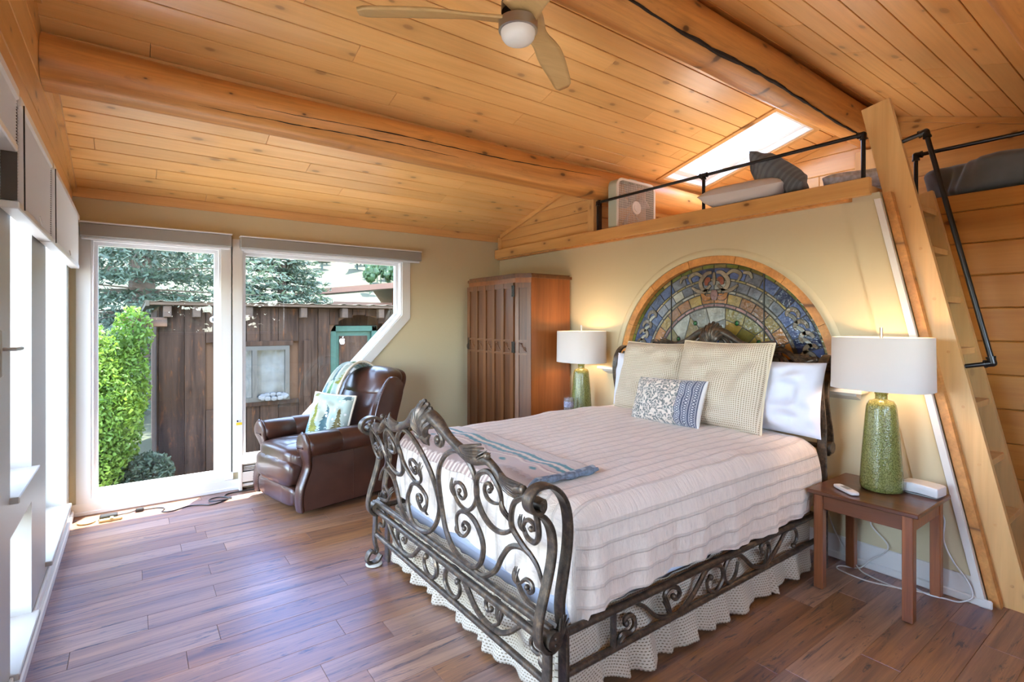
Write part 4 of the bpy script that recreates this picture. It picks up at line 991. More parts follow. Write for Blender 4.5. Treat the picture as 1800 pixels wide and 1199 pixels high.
def floral_colors(uv):
    u, v = uv[:, 0]*.28, uv[:, 1]*.16
    n = len(u); c = np.tile(np.array([.70, .60, .50]), (n, 1)); ink = np.array([.14, .15, .14]); ink2 = np.array([.20, .23, .30])
    fl = np.zeros(n)
    cell = .078
    for gi in range(-5, 5):
        for gj in range(-4, 4):
            cx = gi*cell+(.5 if gj % 2 else 0)*cell+.012*math.sin(gi*7+gj*3); cy = gj*cell*.72+.010*math.cos(gi*5+gj)
            d = np.hypot(u-cx, v-cy); a = np.arctan2(v-cy, u-cx); R = .026*(1+.22*np.cos(5*a+gi))
            ring = ((d < R) & ~((d > R*.40) & (d < R*.60))) & (np.cos(5*a+gi+PI/5) > -.95)
            fl = np.maximum(fl, ring*(.55+.45*(vnoise(u*260, v*260) > .35)))
            for la in (.4, 1.9, 3.6, 5.1):
                lx, ly = cx+.040*math.cos(la+gi), cy+.034*math.sin(la+gi); rx = (u-lx)*math.cos(la)+(v-ly)*math.sin(la); ry = -(u-lx)*math.sin(la)+(v-ly)*math.cos(la)
                fl = np.maximum(fl, ((rx/.011)**2+(ry/.0050)**2 < 1)*.95)
    st = (np.abs(np.sin(u*58+np.sin(v*70)*1.6)) < .10); fl = np.maximum(fl, st*.6)
    c = c*(1-fl[:, None])+ink*fl[:, None]
    s_ = u > .105                                   # blue bands at the near end
    ph = (u-.105)/.165*3; fr = ph-np.floor(ph)
    dots = (np.abs(fr-.5) < .26) & (np.hypot(((v*62) % 1)-.5, (fr-.5)*2.2) < .30) | (np.abs(np.abs(fr-.5)-.33) < .035) | ((np.abs(fr-.5) < .26) & (np.hypot(((v*62+.5) % 1)-.5, (np.abs(fr-.5)-.2)*5) < .22))
    cb = np.where(dots[:, None], np.array([.52, .50, .50]), np.array([.075, .082, .12])*(.8+.5*vnoise(u*300, v*300)[:, None]))
    c[s_] = cb[s_]; c[uv[:, 0] > .965] = (.75, .72, .68); c[uv[:, 2] > 0] = (.70, .64, .56)
    return c
g, uv = pillow_geo(.57, .32, .15, 150, .04, 0, .02, 3); o = g.obj('floral_pillow', PRINT, smooth=True, ang=180, colors=floral_colors(uv)); tag(o, 'small oblong pillow with grey flowers and blue bands', 'pillow'); place(o, (2.925, 2.255, .805), -PI/2-.02, .38, -.03)
def tree_mask(u, v, cx, z0, h, hw, saw=9.0, skew=0.0):
    f = (v-z0)/h; w = hw*(1-f)**.9*(.62+.38*(1-((f*saw) % 1.0)))
    m = (f > 0) & (f < 1) & (np.abs(u-cx-skew*f) < w); tr = (f > -.10) & (f <= 0) & (np.abs(u-cx) < hw*.10); return m | tr
def snow_print(u, v, trees, seed=0):
    n = len(u); k = vnoise(u*3+seed, v*2.5)
    c = np.array([.44, .44, .34])*(1-k[:, None])+np.array([.32, .43, .41])*k[:, None]
    for (cx, z0, h, hw, col, saw) in trees:
        m = tree_mask(u, v, cx, z0, h, hw, saw); c[m] = np.array(col)*(0.8+.4*vnoise(u[m]*9, v[m]*9)[:, None])
    r2 = np.random.default_rng(5+seed)
    for _ in range(46):
        a, b, r_ = r2.uniform(-1, 1), r2.uniform(-1, 1), r2.choice([.018, .025, .04]); c[np.hypot(u-a, v-b) < r_] = (.66, .66, .62)
    return c
OLIVE, TEALD, BROWNG, BLUET, GREENT = (.20, .20, .035), (.05, .10, .11), (.10, .075, .022), (.12, .25, .30), (.09, .22, .09)
TREES = [(-.86, -.75, 1.0, .20, BLUET, 9), (-.48, -.72, 1.25, .28, OLIVE, 11), (.02, -.80, 1.25, .26, TEALD, 7), (.62, -.80, 1.15, .40, BROWNG, 10), (.75, .78, .4, .25, TEALD, 6), (-.7, .80, .35, .2, OLIVE, 6)]
g, uv = pillow_geo(.44, .40, .15, 110, .05, 0, .04, 6)
CHX, CHY, CRZ = 1.40, 4.645, math.radians(-77.9)
cR = Matrix.Rotation(CRZ, 4, 'Z')
def cw(x, y, z): p = cR @ Vector((x, y, z)); return (p.x+CHX, p.y+CHY, p.z)
tp = g.obj('tree_print_pillow', PRINT, smooth=True, ang=180, colors=snow_print(uv[:, 0].copy(), uv[:, 1].copy(), TREES)); tag(tp, 'square pillow printed with green fir trees on the leather recliner', 'pillow'); tp['_local'] = 1
place(tp, cw(.04, -.06, .475), CRZ+.35, .30, .04); edge_piping(.44, .40, .05, .011, plain('fleece_edge', (.66, .58, .46), .95, bmp=.4, bscale=150), tp)
# ================================================================ recliner (local: front = -y)
rc = thing('recliner', 'brown leather recliner with rolled arms and nailhead trim', 'armchair', (CHX, CHY, 0), CRZ, local=True)
rc['_local'] = 1
def nails(path, r, parent):
    g = G()
    for p in path: g.ball(p, r, 6)
    return g.obj('nailhead_trim', NAIL, parent, True)
def seamdent(p, axis_vals, w, depth, ax=0):
    d = 0
    for a in axis_vals: d = max(d, math.exp(-((p[ax]-a)/w)**2))
    return 1-depth*d
for sx in (1, -1):
    # side panel outline in (y,z): front foot, slanting up and back to the arm front
    pts = [(-.455, .045), (-.462, .10), (-.452, .22), (-.42, .30), (-.385, .40), (-.40, .47), (-.40, .56), (.42, .56), (.47, .30), (.45, .06), (.40, .045)]
    P2 = catmull([(a, b) for a, b in pts], 3)
    g = G()
    x0, x1 = sx*.335, sx*.43; n = len(P2)
    lay = [(x0, 0), (x0+(x1-x0)*.86, 0), (x0+(x1-x0)*.97, .006), (x1, .02)]
    for (xx, ins) in lay:
        cx_, cz_ = 0, .30
        for a, b in P2: g.v.append((xx, a+(cx_-a)*ins, b+(cz_-b)*ins))
    for k in range(len(lay)-1):
        for i in range(n):
            j = (i+1) % n; q = (k*n+i, k*n+j, (k+1)*n+j, (k+1)*n+i); g.f.append(q if sx > 0 else q[::-1])
    g.f.append(tuple(range(n))[::-1] if sx > 0 else tuple(range(n))); m_ = (len(lay)-1)*n; g.f.append(tuple(range(m_, m_+n)) if sx > 0 else tuple(range(m_, m_+n))[::-1])
    arm = g.obj('arm_panel', LEATHER, rc, True, 35)
    # rolled arm top: capsule-like tube with soft front face
    prof = [(-.415, .055), (-.425, .080), (-.415, .094), (-.39, .100), (-.16, .103), (-.152, .0985), (-.144, .103), (.12, .102), (.30, .097), (.42, .085), (.45, .05)]
    g = G(); nn = 24
    for (yy, r_) in prof:
        for k in range(nn):
            a = 2*PI*k/nn; g.v.append((sx*(.382+.012)+r_*1.02*math.cos(a), yy+.0, .545+r_*.94*math.sin(a)-(.02*max(0, yy))))
    for i in range(len(prof)-1):
        for k in range(nn): g.f.append((i*nn+k, i*nn+(k+1) % nn, (i+1)*nn+(k+1) % nn, (i+1)*nn+k))
    g.f.append(tuple(range(nn))[::-1]); g.obj('arm_roll', LEATHER, rc, True, 50)
    # front facing: narrow panel that swells into the scroll at the top
    dnp = catmull([(-.448, .045), (-.458, .12), (-.448, .22), (-.418, .30), (-.392, .38), (-.405, .46), (-.424, .52), (-.428, .58), (-.420, .640)], 5)
    def hw_(z): return .050 if z < .40 else .050+(.094-.050)*smoothstep(.40, .52, z) if z < .545 else math.sqrt(max(.0004, .094**2-(z-.545)**2))
    nz = len(dnp); g = G().grid(9, nz, lambda u, v: (sx*(.385+.010*smoothstep(.4, .55, dnp[round(v*(nz-1))][1]))+(2*u-1)*float(hw_(dnp[round(v*(nz-1))][1])), dnp[round(v*(nz-1))][0]-.010+.012*(2*u-1)**2, dnp[round(v*(nz-1))][1]))
    o = g.obj('arm_front', LEATHER, rc, True, 180); so = o.modifiers.new('thick', 'SOLIDIFY'); so.thickness = .03; so.offset = 0
    for q_ in (-1, 1): nails([(sx*(.385+.010*smoothstep(.4, .55, z_))+q_*float(hw_(z_))*.90, y_-.014, z_) for y_, z_ in catmull([(-.448, .05), (-.458, .12), (-.448, .22), (-.418, .30), (-.392, .38), (-.405, .46), (-.424, .52), (-.428, .58), (-.424, .625)], 5)], .0048, rc)
    # nailheads down the arm front
    G().tube([(sx*.4315, -.02, z) for z in np.linspace(.05, .46, 6)], .0022, 5).obj('side_seam', LEATHER, rc, True)
def seat_fn(p):
    k = seamdent(p, (-.105, .105), .012, .05); q = Vector((p.x, p.y, p.z*k))
    if p.y < -.1: q.y = p.y*(1+.0); 
    if p.z > 0: q.z += .035*(1-(p.x/.34)**2)
    q.y *= (1 if p.y > 0 else k)
    return q
G().puffy((0, -.16, .385), (.332, .345, .105), .38, 72, 26, seat_fn).obj('seat_cushion', LEATHER, rc, True, 180)
def foot_fn(p): k = seamdent(p, (-.105, .105), .012, .14); return (p.x, p.y*k-.02*math.cos(p.z/.14), p.z)
G().puffy((0, -.425, .315), (.325, .082, .115), .55, 72, 22, foot_fn).obj('front_cushion', LEATHER, rc, True, 180)
G().puffy((0, -.415, .135), (.325, .058, .085), .45, 72, 18, foot_fn).obj('footrest', LEATHER, rc, True, 180)
G().box(-.33, .33, -.38, .42, .03, .30, .02).obj('base', LEATHER, rc)
def lean(z): return .22+(z-.45)*.46                     # back plane reclines
def back_fn(w0, w1, zc, hz):
    def f(p):
        t = (p.z+hz)/(2*hz); w = w0+(w1-w0)*t; z = zc+p.z
        k = seamdent(p, (-.11, .11), .012, .10) if p.y < 0 else 1
        tuft = 1-.12*math.exp(-((z-.66)/.03)**2) if p.y < 0 else 1
        return (p.x*w, p.y*k*tuft+lean(z), p.z-.035*(p.x/.34)**2*max(0, t-.3))
    return f
G().puffy((0, 0, .735), (.36, .125, .345), .55, 72, 34, back_fn(.84, .98, .735, .345)).obj('back_cushion', LEATHER, rc, True, 180)
G().puffy((0, 0, .945), (.36, .138, .132), .60, 64, 20, back_fn(.98, .90, .945, .132)).obj('head_cushion', LEATHER, rc, True, 180)
G().puffy((0, .11, .72), (.36, .05, .34), .35, 32, 18, back_fn(.95, .88, .72, .34)).obj('back_shell', LEATHER, rc, True, 180)
for sx in (1, -1):
    pts = [(.18, .50), (.16, .62), (.20, .78), (.27, .92), (.34, 1.0), (.43, .99), (.48, .90), (.42, .68), (.35, .50)]
    P2 = catmull(pts+[pts[0]], 4)[:-1]; n = len(P2); g = G()
    for (xx, ins) in ((.285, .0), (.335, 0), (.352, .02), (.356, .06)):
        for a, b in P2: g.v.append((sx*xx*(1-.05*(b-.5)), a+.07+(.25-a)*ins, b+(.75-b)*ins))
    for k in range(3):
        for i in range(n):
            j = (i+1) % n; q = (k*n+i, k*n+j, (k+1)*n+j, (k+1)*n+i); g.f.append(q if sx > 0 else q[::-1])
    g.f.append(tuple(range(n))); g.f.append(tuple(range(3*n, 4*n))); g.obj('wing', LEATHER, rc, True, 40)
    nails([(sx*.340*(1-.05*(b-.5)), a+.062, b) for a, b in catmull(pts[:5], 9)], .0048, rc)
# throw blanket over the chair back (far half)
def chair_throw():
    nu, nv = 60, 130; g = G(); uvs = []
    prof = catmull([(.02, .50), (.00, .62), (.03, .76), (.10, .92), (.19, 1.04), (.30, 1.105), (.42, 1.09), (.52, .98), (.56, .80), (.565, .62), (.56, .48)], 8)
    for i in range(nu):
        for j in range(nv):
            u = i/(nu-1); v = j/(nv-1); f = v*(len(prof)-1); k = min(int(f), len(prof)-2); t = f-k
            yy = prof[k][0]*(1-t)+prof[k+1][0]*t; zz = prof[k][1]*(1-t)+prof[k+1][1]*t
            x = -.345+u*.30+.02*math.sin(v*9)*(1 if u > .5 else 0)
            wv = .012*math.sin(u*13+v*3)+.008*math.sin(u*29+v*7)
            edge = .05*max(0, (.18-u)/.18)**2
            g.v.append((x, yy+.04-wv*.6+edge*.3, zz-edge+wv*.4+.006)); uvs.append((u*2-1, (v*4.2) % 2-1))
    for i in range(nu-1):
        for j in range(nv-1): g.f.append((i*nv+j, i*nv+j+1, (i+1)*nv+j+1, (i+1)*nv+j))
    uvs = np.array(uvs); T = [(-.55, -.8, 1.1, .42, BLUET, 9), (.05, -.9, 1.4, .45, GREENT, 8), (.70, -.9, 1.0, .5, BROWNG, 10), (-.2, .35, .6, .3, TEALD, 7), (.6, .3, .7, .35, OLIVE, 7)]
    cols = snow_print(uvs[:, 0].copy(), uvs[:, 1].copy(), T, 2)
    o = g.obj('chair_throw', PRINT, loc=None, smooth=True, ang=180, colors=cols); o.location = (CHX, CHY, 0); o.rotation_euler = (0, 0, CRZ); o['_local'] = 1
    so = o.modifiers.new('thick', 'SOLIDIFY'); so.thickness = .014; so.offset = 1
    tag(o, 'fir tree printed fleece throw draped over the recliner back', 'throw blanket')
    e = [(g.v[(nu-1)*nv+j][0]+.004, g.v[(nu-1)*nv+j][1]-.004, g.v[(nu-1)*nv+j][2]+.004) for j in range(0, nv, 2)]
    G().tube(e, .011, 6).obj('fleece_edge', MATS['fleece_edge'], o, True)
chair_throw()
# southwestern throw on the foot of the bed
def bed_throw():
    nu, nv = 70, 200; g = G(); uv = []
    for i in range(nu):
        for j in range(nv):
            u = i/(nu-1); v = j/(nv-1); x = 1.325+.43*u+.02*math.sin(v*5)*u; y = 3.00-v*1.30
            z = .812+.006*float(vnoise(x*8, y*8))+.004*math.sin(y*23+u*4)
            if x < 1.40: z -= 1.6*(1.40-x)**1.5*2.2
            if v > .955: z += .018*math.sin((v-.955)/.045*PI*.9)
            g.v.append((x, y, z+.010*(float(vnoise(x*3.1+2, y*3.7))-.5)*2)); uv.append((u, v))
    for i in range(nu-1):
        for j in range(nv-1): g.f.append((i*nv+j, (i+1)*nv+j, (i+1)*nv+j+1, i*nv+j+1))
    uv = np.array(uv); u, v = uv[:, 0], uv[:, 1]; c = np.tile(np.array([.55, .42, .36]), (len(u), 1)); teal = np.array([.045, .21, .22]); cream = np.array([.70, .58, .47]); brown = np.array([.30, .20, .17])
    z1 = .010*np.sign(np.sin(v*130)); tri = np.abs((v*26) % 1-.5)*.06
    def bandm(a, b, col, jag=0): c[(u+jag > a) & (u+jag < b)] = col
    c[u < .06] = cream; c[(u < .06) & (np.sin(v*220) > 0)] = brown*1.3
    bandm(.07, .20, brown, .5*z1); bandm(.20, .26, (.42, .31, .27), tri)
    dm = (np.abs(u-.40)*1.2+np.abs(((v*5.2) % 1)-.5)*.5) < .055; c[dm] = teal
    wavy = .03*np.sin(v*20)+.02*np.sin(v*47); c[(u > .50+wavy) & (u < .54+wavy)] = cream; c[(u > .54+wavy) & (u < .57+wavy)] = brown*1.4
    bandm(.62, .68, teal, tri*.6); bandm(.68, .735, cream, z1); bandm(.735, .80, teal, tri*.4); bandm(.80, .815, cream, z1)
    c[(u > .83)] = (.62, .51, .42); c[(u > .86) & (np.sin(u*260)*np.sin(v*160) > .2)] = (.50, .42, .35)
    e = v > .965; c[e] = np.where((np.sin(u[e]*40) > .3)[:, None], np.array([.33, .38, .42]), np.array([.11, .15, .20]))
    o = g.obj('bed_throw', vcol('woven_throw', .95, .5, 260), loc=None, smooth=True, ang=180, colors=c); so = o.modifiers.new('thick', 'SOLIDIFY'); so.thickness = .009; so.offset = -1 if False else 1
    o['_local'] = 1; tag(o, 'taupe and teal patterned throw laid across the bed foot', 'throw blanket')
    P = [Vector(g.v[i*nv+nv-1])+Vector((0, -.004, .006)) for i in range(0, nu, 2)]; G().tube(P, [.013+.004*math.sin(i*.7) for i in range(len(P))], 8).obj('rolled_hem', plain('denim_hem', (.17, .21, .26), .95, noise=.5, nscale=60), o, True)
bed_throw()
# ================================================================ wardrobe
wd = thing('wardrobe', 'carved oak wardrobe with linen-fold door in the corner', 'wardrobe', (3.33, 4.47, 0))
foot = [(3.60, 3.92), (3.10, 3.92), (3.005, 4.05), (3.005, 4.91), (3.10, 5.04), (3.60, 5.04)]
mpz = lambda a, b, d: (a, b, d)
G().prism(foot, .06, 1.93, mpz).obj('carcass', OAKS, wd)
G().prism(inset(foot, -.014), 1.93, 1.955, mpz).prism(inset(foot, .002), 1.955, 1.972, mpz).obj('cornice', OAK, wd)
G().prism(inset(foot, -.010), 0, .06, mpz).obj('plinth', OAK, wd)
OAKD = wood('wardrobe_panel_shaded', (.15, .055, .018), (.08, .027, .009), 2, 0, .36, .05, 7.0, fine=.7)  # recess shadow on the panels is put into a darker oak colour
GOLD = plain('gold_lip', (.32, .22, .05), .5)
def wframe(p0, p1, d, widths, name, parent, carve=True):
    """stiles and rails on the vertical face p0->p1 (plan points), out by d"""
    p0, p1 = Vector((*p0, 0)), Vector((*p1, 0)); e = (p1-p0).normalized(); n = Vector((-e.y, e.x, 0)); L = (p1-p0).length
    if n.x > 0: n = -n
    def bx(a0, a1, z0, z1, t0, t1, m, nm, par):
        v = [p0+e*a+n*t+Vector((0, 0, z)) for a in (a0, a1) for t in (t0, t1) for z in (z0, z1)]
        return G().add(v, [(0, 1, 3, 2), (4, 6, 7, 5), (0, 4, 5, 1), (2, 3, 7, 6), (0, 2, 6, 4), (1, 5, 7, 3)]).obj(nm, m, par)
    zs = (.10, 1.88)
    for (a0, a1) in widths: bx(a0, a1, zs[0], zs[1], .001, d, OAK, 'stile', parent)
    for z0, z1, dd in ((zs[0], zs[0]+.07, d*.9), (1.83, 1.88, d*.9), (1.305, 1.325, d), (1.18, 1.20, d)):
        for (a0, a1), (b0, b1) in zip(widths[:-1], widths[1:]): bx(a1+.0005, b0-.0005, z0, z1, .001, dd, OAK, 'rail', parent)
    for (a0, a1), (b0, b1) in zip(widths[:-1], widths[1:]):
        bx(a1+.001, b0-.001, .17, 1.18, .0005, .004, OAKD, 'panel', parent); bx(a1+.001, b0-.001, 1.325, 1.83, .0005, .004, OAKD, 'panel', parent)
        c = (a1+b0)/2; w = (b0-a1)/2*.85; g = G()                       # carved scroll in the middle band
        bx(a1+.001, b0-.001, 1.20, 1.305, .0005, .005, OAKD, 'carved_panel', parent)
        for sg_ in (1, -1):
            P = [p0+e*(c+sg_*(w*.05+w*.40*(1-k/9)*math.cos(k*.75)+w*.35))+n*.008+Vector((0, 0, 1.2525+sg_*.020+.030*(1-k/9)*math.sin(k*.75))) for k in range(10)]; g.tube(P, .0045, 6)
        P = [p0+e*(c-w+2*w*k/10)+n*.008+Vector((0, 0, 1.2525+.038*math.sin((k/10-.5)*PI))) for k in range(11)]; g.tube(P, .006, 6)
        g.obj('carving', OAK, parent, True)
    return bx, p0, e, n
# fixed canted panels and the door
wframe((3.10, 3.92), (3.005, 4.05), .016, [(.001, .040), (.122, .160)], 'canted', wd)
wframe((3.005, 4.91), (3.10, 5.04), .016, [(.001, .040), (.122, .160)], 'canted', wd)
dr = thing('door', None, None); dr.location = (0, 0, 0); dr.parent = wd; 
dL = .86; st = []
for k in range(6):
    st.append((.004+k*(dL-.008-.045)/5, .004+k*(dL-.008-.045)/5+.045))
st[0] = (.004, .055); st[-1] = (dL-.055, dL-.004)
def mkdoor():
    base = G().box(3.0005, 3.0045, 4.054, 4.906, .10, 1.89).obj('door', OAKS, wd)
    wframe((3.0, 4.05), (3.0, 4.91), .020, st, 'door', base)
    for z in (1.80, 1.255, .50):
        g = G().box(2.9765, 2.9805, 4.030, 4.075, z-.055, z+.055, .001)
        for sz in (1, -1):
            for sy in (1, -1): g.ball((2.977, 4.052+sy*.02, z+sz*.045), .009, 6, (.4, 1, 1)).ball((2.977, 4.052+sy*.018, z+sz*.022), .007, 6, (.4, 1, 1))
        g.obj('hinge', BRASS, base)
    g = G().box(2.977, 2.9795, 4.862, 4.888, 1.20, 1.33, .001).tube([(2.970, 4.875+.018*math.sin(a), 1.255+.028*math.cos(a)-.02) for a in np.linspace(0, 2*PI, 17)[:-1]], .004, 6, closed=True); g.obj('handle', BRASS, base, True)
bpy.data.objects.remove(dr, do_unlink=True); mkdoor()
# ================================================================ nightstands
NSX0, NSX1, NSY0, NSY1 = 3.085, 3.598, .868, 1.388
ns = thing('nightstand', 'dark cherry nightstand beside the ladder holding a remote', 'nightstand', ((NSX0+NSX1)/2, (NSY0+NSY1)/2, 0), group='matching cherry nightstands')
G().box(NSX0, NSX1, NSY0, NSY1, .535, .558, .004).obj('top', TABLEM, ns)
for lx in (NSX0+.022, NSX1-.070):
    for ly in (NSY0+.028, NSY1-.076):
        l = G().box(lx, lx+.048, ly, ly+.048, .006, .5345, .003).obj('leg', LEGM, ns); G().lathe([(.012, 0), (.012, .0055)], 12, lx+.024, ly+.024).obj('glide', BLACKP, l)
for (a, b, c, d) in ((NSX0+.030, NSX0+.048, NSY0+.077, NSY1-.077), (NSX1-.048-.022+.010, NSX1-.040, NSY0+.077, NSY1-.077)): G().box(a, b, c, d, .455, .5345, .0).obj('apron', wood('apron%g' % a, (.20, .068, .027), (.10, .03, .013), 1, 0, .35, .03, 8.0), ns)
for c in (NSY0+.034, NSY1-.052-.0): G().box(NSX0+.0705, NSX1-.0705, c, c+.018, .455, .5345, .0).obj('apron', LEGM, ns)
ns2 = clone(ns, ((NSX0+NSX1)/2, 3.585, 0), label='dark cherry nightstand mostly hidden behind the bed near the wardrobe')
# ================================================================ lamps
def ceramic():
    m, nt, nd, ln, b = _mat('speckled_green_glaze')
    vo = N(nt, 'ShaderNodeTexVoronoi', Scale=150.0); ln.new(coords(nt, (1, 1, 1)), vo.inputs['Vector'])
    r = ramp(nt, [(.15, (.25, .26, .085)), (.45, (.19, .20, .055)), (.7, (.12, .125, .032))]); ln.new(vo.outputs['Distance'], r.inputs[0]); ln.new(r.outputs[0], b.inputs['Base Color'])
    b.inputs['Roughness'].default_value = .18; b.inputs['Coat Weight'].default_value = .3; bump(nt, vo.outputs['Distance'], .4, .003, b); return m
CERAM = ceramic()
def shade_mat():
    m, nt, nd, ln, b = _mat('linen_shade')
    b.inputs['Base Color'].default_value = (.64, .61, .58, 1); b.inputs['Roughness'].default_value = .9
    tr = N(nt, 'ShaderNodeBsdfTranslucent'); tr.inputs[0].default_value = (.85, .76, .64, 1); mx = N(nt, 'ShaderNodeMixShader'); mx.inputs[0].default_value = .14
    out = nd['Material Output']; ln.new(b.outputs[0], mx.inputs[1]); ln.new(tr.outputs[0], mx.inputs[2]); ln.new(mx.outputs[0], out.inputs[0]); return m
SHADE = shade_mat()
def table_lamp(label, x, y, z0):
    t = thing('table_lamp', label, 'lamp', (x, y, z0), group='matching green ceramic table lamps')
    prof = [(a*1.05, b*1.18) for a, b in [(.082, 0), (.094, .004), (.098, .02), (.098, .04), (.093, .12), (.081, .27), (.070, .385), (.066, .405), (.055, .422), (.032, .428), (.028, .432), (.028, .452), (.031, .456), (.031, .468)]]
    G().lathe([(r, z0+z) for r, z in prof], 32, x, y).obj('base', CERAM, t, True, 60)
    G().lathe([(.080, z0+.0005), (.084, z0+.0035)], 32, x, y).obj('foot_ring', WHITE, t, True)
    G().tube([(x, y, z0+.55), (x, y, z0+.86)], .006, 8).obj('stem', STEEL, t, True)
    zs0, zs1 = z0+.565, z0+.855
    rx, ry = .185, .235
    n = 48; g = G()
    def oval(a, k=1.0): 
        c, s_ = math.cos(a), math.sin(a); return (x+k*rx*math.copysign(abs(c)**.75, c), y+k*ry*math.copysign(abs(s_)**.75, s_))
    for (k, z) in ((1.02, zs0), (1.0, zs1), (.985, zs1), (1.005, zs0)):
        for i in range(n): q = oval(2*PI*i/n, k); g.v.append((q[0], q[1], z))
    for k in range(4):
        for i in range(n): j = (i+1) % n; g.f.append((k*n+i, k*n+j, ((k+1) % 4)*n+j, ((k+1) % 4)*n+i))
    g.obj('shade', SHADE, t, True, 50)
    G().tube([(x-rx, y, zs1-.03), (x+rx, y, zs1-.03)], .0025, 6).tube([(x, y-ry, zs1-.03), (x, y+ry, zs1-.03)], .0025, 6).obj('harp_spider', STEEL, t)
    G().tube([(x, y, zs1-.01), (x, y, zs1+.055)], .008, 10).obj('finial', STEEL, t, True)
    bl = G().ball((x, y, z0+.70), .030, 12, (1, 1, 1.25)); bm_, nt, nd, ln, b = _mat('bulb_glow_'+label[:6]); b.inputs['Emission Color'].default_value = (1, .72, .42, 1); b.inputs['Emission Strength'].default_value = 8.0
    bl.obj('bulb', bm_, t, True)
    ld = bpy.data.lights.new('lamp_light', 'POINT'); ld.energy = 2.8; ld.color = (1, .60, .30); ld.shadow_soft_size = .045
    lo = bpy.data.objects.new('lamp_light', ld); C.objects.link(lo); lo.location = (0, 0, .66+.07); lo.parent = t
    return t
table_lamp('right lamp, green speckled ceramic, on the nightstand beside the ladder', 3.40, 1.128, .559)
table_lamp('left lamp, green speckled ceramic, between wardrobe and bed', 3.40, 3.545, .559)
# ================================================================ ladder
XN = 3.70                                            # face of the near stringer
ld = thing('loft_ladder', 'pine ladder with wide stringers leaning up to the loft', 'ladder', (3.9, .66, 0))
LS = .2152
fy = lambda z, d: .728+LS*z+d
def stringer(x0, x1, ztop, nm):
    p = [(fy(0, -.165), 0), (fy(0, 0), 0), (fy(ztop, 0), ztop), (fy(ztop+.03, -.155), ztop+.03-.0)]
    return G().prism(p, x0, x1, mpx).obj(nm, LADDER, ld)
s1 = stringer(XN, XN+.042, 2.83, 'stringer'); s2 = stringer(4.065, 4.107, 2.30, 'stringer')
ztr = [.14, .44, .745, 1.05, 1.35, 1.65, 1.945, 2.20]
for z in ztr:
    G().box(XN+.0425, 4.0645, fy(z, -.150), fy(z, -.012), z-.036, z, .002).obj('tread', LADDER, ld)
    for dy in (-.115, -.050): G().tube([(XN-.003, fy(z, dy), z-.018), (XN+.002, fy(z, dy), z-.018)], .0085, 10).obj('dowel_plug', PINEZ, s1, True)
# ================================================================ black pipe rails
def fitting(g, p, r=.021, L=.030, dirs=()):
    p = Vector(p); g.ball(p, r*1.05, 10)
    for d in dirs:
        d = Vector(d).normalized(); g.tube([p, p+d*L], r, 12).tube([p+d*L*.78, p+d*L*1.05], r*1.16, 12)
rail = thing('loft_guard_rail', 'black pipe guard rail along the loft edge by box fan', 'railing', (XB-.06, 2.4, 2.366))
XR = XB-.068; zr = 2.632; pts = (3.49, 2.36, 1.275)
G().tube([(XR, pts[0], zr), (XR, pts[-1], zr)], .0125, 10).obj('top_rail', PIPE, rail, True)
for i, y_ in enumerate(pts):
    p = G().tube([(XR, y_, 2.3665), (XR, y_, zr)], .0125, 10).obj('post', PIPE, rail, True)
    g = G(); fitting(g, (XR, y_, zr), .0175, .030, [(0, 0, -1)]+([(0, -1, 0)] if i < 2 else [])+([(0, 1, 0)] if i > 0 else [])); g.obj('elbow' if i != 1 else 'tee', PIPE, rail, True)
hr = thing('ladder_handrail', 'black pipe handrail bolted to the ladder stringer', 'railing', (XN+.02, .9, 1.25))
nrm = Vector((0, -.977, .21)); xr = XN+.021
a0 = Vector((xr, fy(2.58, -.158), 2.58)); a1 = Vector((xr, fy(1.255, -.163), 1.255)); b0, b1 = a0+nrm*.115, a1+nrm*.115
G().tube([b0, b1], .0135, 10).obj('rail', PIPE, hr, True)
for a, b, o_ in ((a0, b0, b1), (a1, b1, b0)):
    G().tube([a, b], .0125, 10).obj('standoff', PIPE, hr, True); g = G(); fitting(g, b, .019, .034, [a-b, o_-b]); g.obj('elbow', PIPE, hr, True)
r2 = thing('loft_guard_rail', 'black pipe rail above the dark quilt at far right', 'railing', (XP, .8, 2.29))
G().tube([(XP+.03, 1.185, 2.595), (XP+.03, YB, 2.595)], .0125, 10).obj('top_rail', PIPE, r2, True); G().tube([(XP+.03, 1.185, 2.289), (XP+.03, 1.185, 2.595)], .0125, 10).obj('post', PIPE, r2, True)
g = G(); fitting(g, (XP+.03, 1.185, 2.595), .019, .034, [(0, -1, 0), (0, 0, -1)]); g.obj('elbow', PIPE, r2, True)
# ================================================================ loft bedding
QUILT = plain('grey_quilt', (.085, .082, .075), .75, noise=.25, nscale=6, bmp=.5, bscale=18, sheen=.3)
def lumpy(c, h, e, amp, sc, seed, nu=48, nv=24, rib=0):
    def f(p):
        k = 1+amp*(float(vnoise(p.x*sc+seed, p.y*sc+p.z*3))-.5)*2+rib*math.sin(p.y*70)
        return (p.x*k, p.y*k, p.z*k)
    return G().puffy(c, h, e, nu, nv, f)
q = lumpy((4.70, .37, 2.41), (.54, .81, .115), .30, .09, 4.3, 3, 200, 30, .008).obj('quilted_loft_mattress', QUILT, loc=(4.7, .37, 2.29), smooth=True, ang=180); tag(q, 'mattress with dark grey quilt on the loft at right', 'mattress')
LIN = plain('pale_pillow', (.56, .50, .47), .85, bmp=.3, bscale=14); GREYP = plain('striped_grey', (.15, .15, .155), .8, noise=.3, nscale=4)
tag(lumpy((4.62, 2.36, 2.370), (.72, .52, .038), .3, .05, 4, 8).obj('loft_mattress', LIN, loc=(4.5, 2.3, 2.331), smooth=True, ang=180), 'low bed on the loft floor behind the guard rail', 'mattress')
